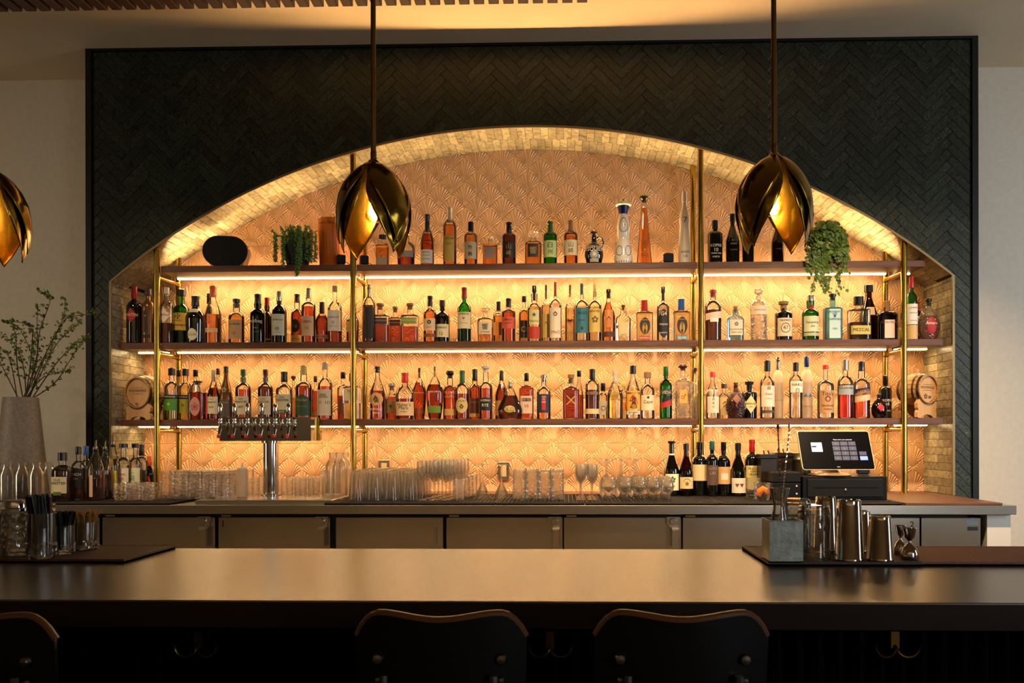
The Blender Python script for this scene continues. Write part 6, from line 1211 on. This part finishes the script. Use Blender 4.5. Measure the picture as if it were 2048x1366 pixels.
# ================================================================ vase with branches
yv = 4.52; pv = P(42, 795, yv); Hv = pv.z-ZCT
va = thing('grey_vase', 'tall tapering grey stone-textured vase at the left end of the counter', 'vase', (P(42, 900, yv).x, yv, ZCT))
rt, rb_ = WPX(63, yv)/2, WPX(104, yv)/2
MB().lathe([(rb_*.96, 0), (rb_, .012), (rb_*.985, Hv*.05), (rt*1.02, Hv*.985), (rt, Hv), (rt*.86, Hv), (rt*.86, Hv*.9), (0, Hv*.88)], 40, cap=False).obj('body', noisemat('vase_stoneware', [(.3, '#6a6258'), (.7, '#8a8176')], 70, .45, bump=.8, bdist=.004), va, 60)
M_tw = pm('twig_brown', '#3a2a16', .7); M_lf = noisemat('spring_leaf_green', [(.3, '#3c4c16'), (.7, '#687a2c')], 30, .5)
R5 = random.Random(12)
brs = [[(60, 790), (72, 720), (80, 660), (100, 600), (82, 582)], [(62, 790), (95, 700), (125, 640), (131, 595)], [(58, 790), (72, 730), (74, 650), (76, 610)], [(64, 790), (110, 730), (150, 690), (174, 678)], [(60, 790), (90, 710), (130, 640), (150, 632), (190, 628)],
       [(66, 790), (105, 770), (140, 720), (158, 690)], [(56, 790), (48, 740), (30, 690), (4, 672)], [(50, 790), (35, 735), (32, 680), (28, 655)], [(20, 790), (8, 740), (-10, 700)], [(40, 790), (60, 735), (64, 660), (40, 645), (8, 645)],
       [(62, 790), (88, 735), (112, 690), (140, 660), (158, 645)], [(56, 790), (70, 760), (60, 700), (40, 660)], [(18, 790), (25, 740), (12, 700)], [(62, 790), (80, 760), (118, 745), (140, 740)]]
brl = ['leafy twig %s' % s for s in ('curling up highest over the vase', 'reaching up right of the middle of the vase', 'standing upright in the vase', 'reaching far right towards the black edge', 'stretching across the black edge of the surround', 'bending low to the right', 'leaning left at the edge of the frame', 'rising left above the vase rim', 'leaving the frame at the left', 'arching to the left with a horizontal tip', 'slanting up to the right in the middle', 'curving back to the left', 'short and upright at the left rim', 'short and drooping right')]
for bi, br in enumerate(brs):
    Yb = yv+R5.uniform(-.06, .06); pts = []
    ctrl = [P(x, y, yv+(Yb-yv)*i/len(br)) for i, (x, y) in enumerate(br)]; ctrl[0] = Vector((va.location.x+R5.uniform(-.03, .03), yv, ZCT+Hv*.90))
    for i in range(len(ctrl)-1):
        for k in range(5):
            a = ctrl[max(i-1, 0)]; b = ctrl[i]; c = ctrl[i+1]; d = ctrl[min(i+2, len(ctrl)-1)]; t_ = k/5
            q = .5*((2*b)+(c-a)*t_+(2*a-5*b+4*c-d)*t_*t_+(3*b-a-3*c+d)*t_**3); pts.append(q)
    pts.append(ctrl[-1]); org = ctrl[0].copy()
    t = thing('leafy_branch', brl[bi]+', brown with small green leaves', 'branch', org, 0, 'leafy branches in the grey vase')
    n_ = len(pts); mb = MB(); mb.tube([q-org for q in pts], [.0035*(1-.75*i/n_) for i in range(n_)], 6); lf = MB()
    for i in range(4, n_):
        for s in range(3 if R5.random() < .75 else 1):
            dr = Vector((R5.uniform(-1, 1), R5.uniform(-.8, .8), R5.uniform(-.5, 1))).normalized(); tw = R5.uniform(.006, .028)
            c = pts[i]-org+dr*tw; mb.tube([pts[i]-org, c], .0009, 4)
            for m_ in range(2): leafd(lf, c+Vector((R5.uniform(-.007, .007), R5.uniform(-.007, .007), R5.uniform(-.005, .007))), R5.uniform(.004, .0085), (R5.uniform(-1, 1), -1, R5.uniform(-1, 1)))
    mb.obj('twig', M_tw, t, 60); tag(lf.obj('leaves', M_lf, t, 0), kind='stuff')
# ================================================================ things on the front bar
ZT = ZB+.012
G_B = thinglass('bar_glass', (.93, .91, .87), .03, 1.7, '#e8d8c0'); G_BX = thinglass('bar_cut_glass', (.93, .91, .87), .05, 2.4, '#e8d8c0', bump=60.)
def onb(px, py): return PZ(px, py, ZT)
def place(px, pyb): q = onb(px, pyb-2); return q.x, q.y
def upglass(mb_, R, H, fl=0): mb_.lathe([(0, .001), (.92*R, 0), (.97*R, .02*H), (R, .1*H), (R, H), (.93*R, H), (.93*R, .10*H), (0, .085*H)], 32, flute=fl, famp=.04 if fl else 0, fz=(.02*H, .38*H), cap=False); return mb_
def holder(px, pyt, pyb, w, nm, lab):
    x, y = place(px, pyb); R = WPX(w, y)/2; H = P(px, pyt, y).z-ZT; t = thing(nm, lab, 'glass', (x, y+R, ZT)); upglass(MB(), R, H, 10).obj('glass', G_BX if 0 else G_B, t)
    MB().lathe([(R*.985, .03*H), (R*1.01, .06*H), (R*1.02, .3*H), (R*1.0, .36*H)], 40, flute=10, famp=.05, fz=(.05*H, .31*H), cap=False).obj('cut_foot', G_BX, t, 20)
    return t, x, y+R, R, H
def straws(t, R, Hs, n, r, mat, nm, lean, seed, spread=1.25, kn=False):
    rr = random.Random(seed); pts = []
    for k in range(n):
        a, q = rr.uniform(0, 2*pi), rr.random()**.5*R*.72; a2, q2 = a+rr.uniform(-.5, .5), q*spread
        b = Vector((q*math.cos(a)*.8-lean*.3, q*math.sin(a)*.8, .012)); e = Vector((q2*math.cos(a2)+lean, q2*math.sin(a2), Hs*rr.uniform(.93, 1.0)))
        mb = MB(); P_ = [b, (b+e)/2, e]
        if kn: d = Vector((rr.uniform(-.01, .01), rr.uniform(-.01, .01), .004)); P_ += [e+d, e+Vector((d.y, d.x, .010)), e+Vector((-d.x*.5, -d.y, .003)), e+Vector((0, 0, -.006))]
        mb.tube(P_, r, 6); mb.obj(nm, mat, t, 60)
M_straw = pm('black_straw', '#08080a', .3); M_pick = pm('bamboo', '#b98a4c', .5)
t, x, y, R, H = holder(68, 1028, 1121, 53, 'straw_glass', 'tall cut glass full of long black straws at the left of the bar'); straws(t, R, H*1.42, 70, .0028, M_straw, 'straw', -.012, 1)
t, x, y, R, H = holder(115, 1052, 1112, 41, 'straw_glass', 'shorter cut glass full of short black straws'); straws(t, R, H*1.50, 60, .0024, M_straw, 'straw', .006, 2, 1.4)
t, x, y, R, H = holder(159, 1046, 1103, 46, 'pick_glass', 'cut glass full of knotted bamboo cocktail picks'); straws(t, R, H*1.32, 60, .0014, M_pick, 'bamboo_pick', .004, 3, 1.45, True)
x, y = place(16, 1115); R = WPX(62, y)/2; H = P(16, 1022, y).z-ZT
t = thing('mixing_glass', 'large cut mixing glass with a steel strainer on top at the left edge', 'glass', (x, y+R, ZT)); upglass(MB(), R*.95, H, 12).obj('glass', G_BX, t)
MB().lathe([(R*.99, H*.98), (R*.99, H*1.04), (R*.8, H*1.06), (R*.78, H*1.20), (R*.74, H*1.22), (0, H*1.22)], 32).obj('strainer', M_chrome, t)
x, y = onb(108, 1094).x, onb(108, 1094).y; R = WPX(34, y)/2; t = thing('rocks_glass', 'crystal glass behind the short black straws', 'glass', (x, y-.04, ZT)); upglass(MB(), R, P(108, 1006, y).z-ZT, 12).obj('glass', G_BX, t)
# right side of the bar
x, y = place(1582, 1127); wb_ = WPX(66, y)
M_galv = noisemat('galvanized', [(.3, '#8c948c'), (.7, '#b6beb4')], 30, .45, .35, bump=.5, bdist=.004)
gx = thing('galvanized_box', 'square galvanized steel box holding a carafe and bar spoons', 'box', (PZ(1543, 1127, ZT).x, y, ZT), math.radians(0)); Hg = P(1582, 1042, y).z-ZT; th = .002
MB().box(0, wb_, 0, th, 0, Hg).box(0, wb_, wb_-th, wb_, 0, Hg).box(0, th, th, wb_-th, 0, Hg).box(wb_-th, wb_, th, wb_-th, 0, Hg).box(0, wb_, 0, wb_, 0, .003).obj('walls', M_galv, gx, 0)
MB().tube([(0, 0, Hg), (wb_, 0, Hg), (wb_, wb_, Hg), (0, wb_, Hg), (0, 0, Hg)], .0018, 6).obj('rolled_rim', M_galv, gx)
cxx, cyy = gx.location.x+wb_*.42, y+wb_*.5; R = WPX(40, cyy)/2; Hc_ = P(1561, 976, cyy).z-ZT-.004
t = thing('small_carafe', 'clear waisted glass carafe standing in the galvanized box', 'carafe', (cxx, cyy, ZT+.004))
MB().lathe([(0, .001), (R*.95, 0), (R, .02), (R, Hc_*.45), (R*.62, Hc_*.72), (R*.62, Hc_*.78), (R*1.0, Hc_), (R*.95, Hc_), (R*.56, Hc_*.76), (R*.93, Hc_*.44), (R*.93, .02), (0, .015)], 28, cap=False).obj('glass', G_B, t)
for (bx, by), (tx_, ty_), mt_, lb in (((1562, 1000), (1556, 858), pm('dark_steel', '#5a4032', .3, 1.), 'dark twisted bar spoon standing in the carafe'), ((1563, 1010), (1579, 856), M_chrome, 'bright twisted bar spoon standing in the carafe')):
    b = P(bx, by, cyy); e = P(tx_, ty_, cyy+.01); dv = e-b; t = thing('bar_spoon', lb, 'spoon', b-dv*.25); dv = dv*1.25; N = 70; vs = []; fs = []
    ax = dv.normalized(); u_ = ax.orthogonal().normalized(); v_ = ax.cross(u_)
    for i in range(N+1):
        for k in range(4): a = i*.9+k*pi/2; r_ = .0022; vs.append(dv*(i/N)+(u_*math.cos(a)+v_*math.sin(a))*r_)
    for i in range(N):
        for k in range(4): fs.append((i*4+k, i*4+(k+1) % 4, i*4+4+(k+1) % 4, i*4+4+k))
    MB().add(vs, fs).obj('twisted_stem', mt_, t, 20); MB().lathe([(.0, -.002), (.004, .0), (.0042, .010), (0, .014)], 12, dv).obj('knob', mt_, t)
for px, pyt, pyb, w, lb in ((1638, 1012, 1122, 62, 'wide crystal mixing glass upside down between box and tall shaker tin'), (1612, 1002, 1112, 58, 'crystal mixing glass upside down just behind the galvanized box')):
    q = onb(px, pyb-2); R = WPX(w, q.y)/2; H = P(px, pyt, q.y).z-ZT; t = thing('mixing_glass', lb, 'glass', (q.x, q.y+(R if px > 1620 else R*2.4), ZT))
    MB().lathe([(.97*R, 0), (R, 0), (R, .80*H), (.95*R, .97*H), (.85*R, H), (0, H), (0, .93*H), (.9*R, .92*H), (.94*R, .8*H), (.97*R, 0)], 36, cap=False).obj('glass', G_B, t)
    MB().lathe([(R*1.01, .50*H), (R*1.02, .55*H), (R*1.02, .82*H), (R*.98, .93*H)], 36, flute=9, famp=.03, fz=(.52*H, .86*H), cap=False).obj('cut_band', G_BX, t, 20)
    MB().lathe([(R*.95, .018), (R*.98, .02), (R*.95, .024)], 36, cap=False).obj('gold_line', pm('gold_line', '#c99a4c', .3, 1.), t)
M_tin = noisemat('shaker_steel', [(.3, '#c4bcae'), (.7, '#d2cabc')], 8, .10, 1.0, bump=.02)
tins = [(1708, 1001, 1126, 58, 46, 0, 'tall polished shaker tin upside down at the front'), (1672, 998, 1112, 50, 40, .06, 'tall polished shaker tin upside down behind the mixing glass'), (1770, 1034, 1126, 53, 41, 0, 'short polished shaker tin upside down right of the tall one'), (1742, 1026, 1112, 46, 36, .05, 'short polished shaker tin behind the front two')]
for px, pyt, pyb, w0, w1, dy_, lb in tins:
    q = onb(px, pyb-2); R = WPX(w0, q.y)/2; R1 = WPX(w1, q.y)/2; H = P(px, pyt, q.y).z-ZT; t = thing('shaker_tin', lb, 'shaker', (q.x, q.y+R+dy_, ZT), 0, 'shaker tins on the bar')
    MB().lathe([(R*.98, 0), (R*1.0, .002), (R*.99, .006), (R*.97, .007), (R1*1.03, H*.90), (R1*1.0, H*.91), (R1*1.0, H*.985), (R1*.93, H), (R1*.86, H*.985), (0, H*.98)], 40).obj('tin', M_tin, t, 40)
for px, pyt, pyb, w, lb in ((1826, 1058, 1122, 34, 'hourglass steel jigger at the right front of the mat'), (1806, 1052, 1112, 26, 'hourglass steel jigger behind, next to the short shaker tin')):
    q = onb(px, pyb-2); R = WPX(w, q.y)/2; H = P(px, pyt, q.y).z-ZT; t = thing('jigger', lb, 'jigger', (q.x, q.y+R, ZT), 0, 'jiggers on the bar')
    MB().lathe([(R*.96, 0), (R, .002), (R*.98, H*.2), (R*.75, H*.36), (R*.2, H*.52), (R*.18, H*.58), (R*.55, H*.70), (R*.78, H*.98), (R*.80, H), (R*.74, H*.98), (R*.4, H*.72), (0, H*.66)], 28).obj('cup', M_tin, t, 40)
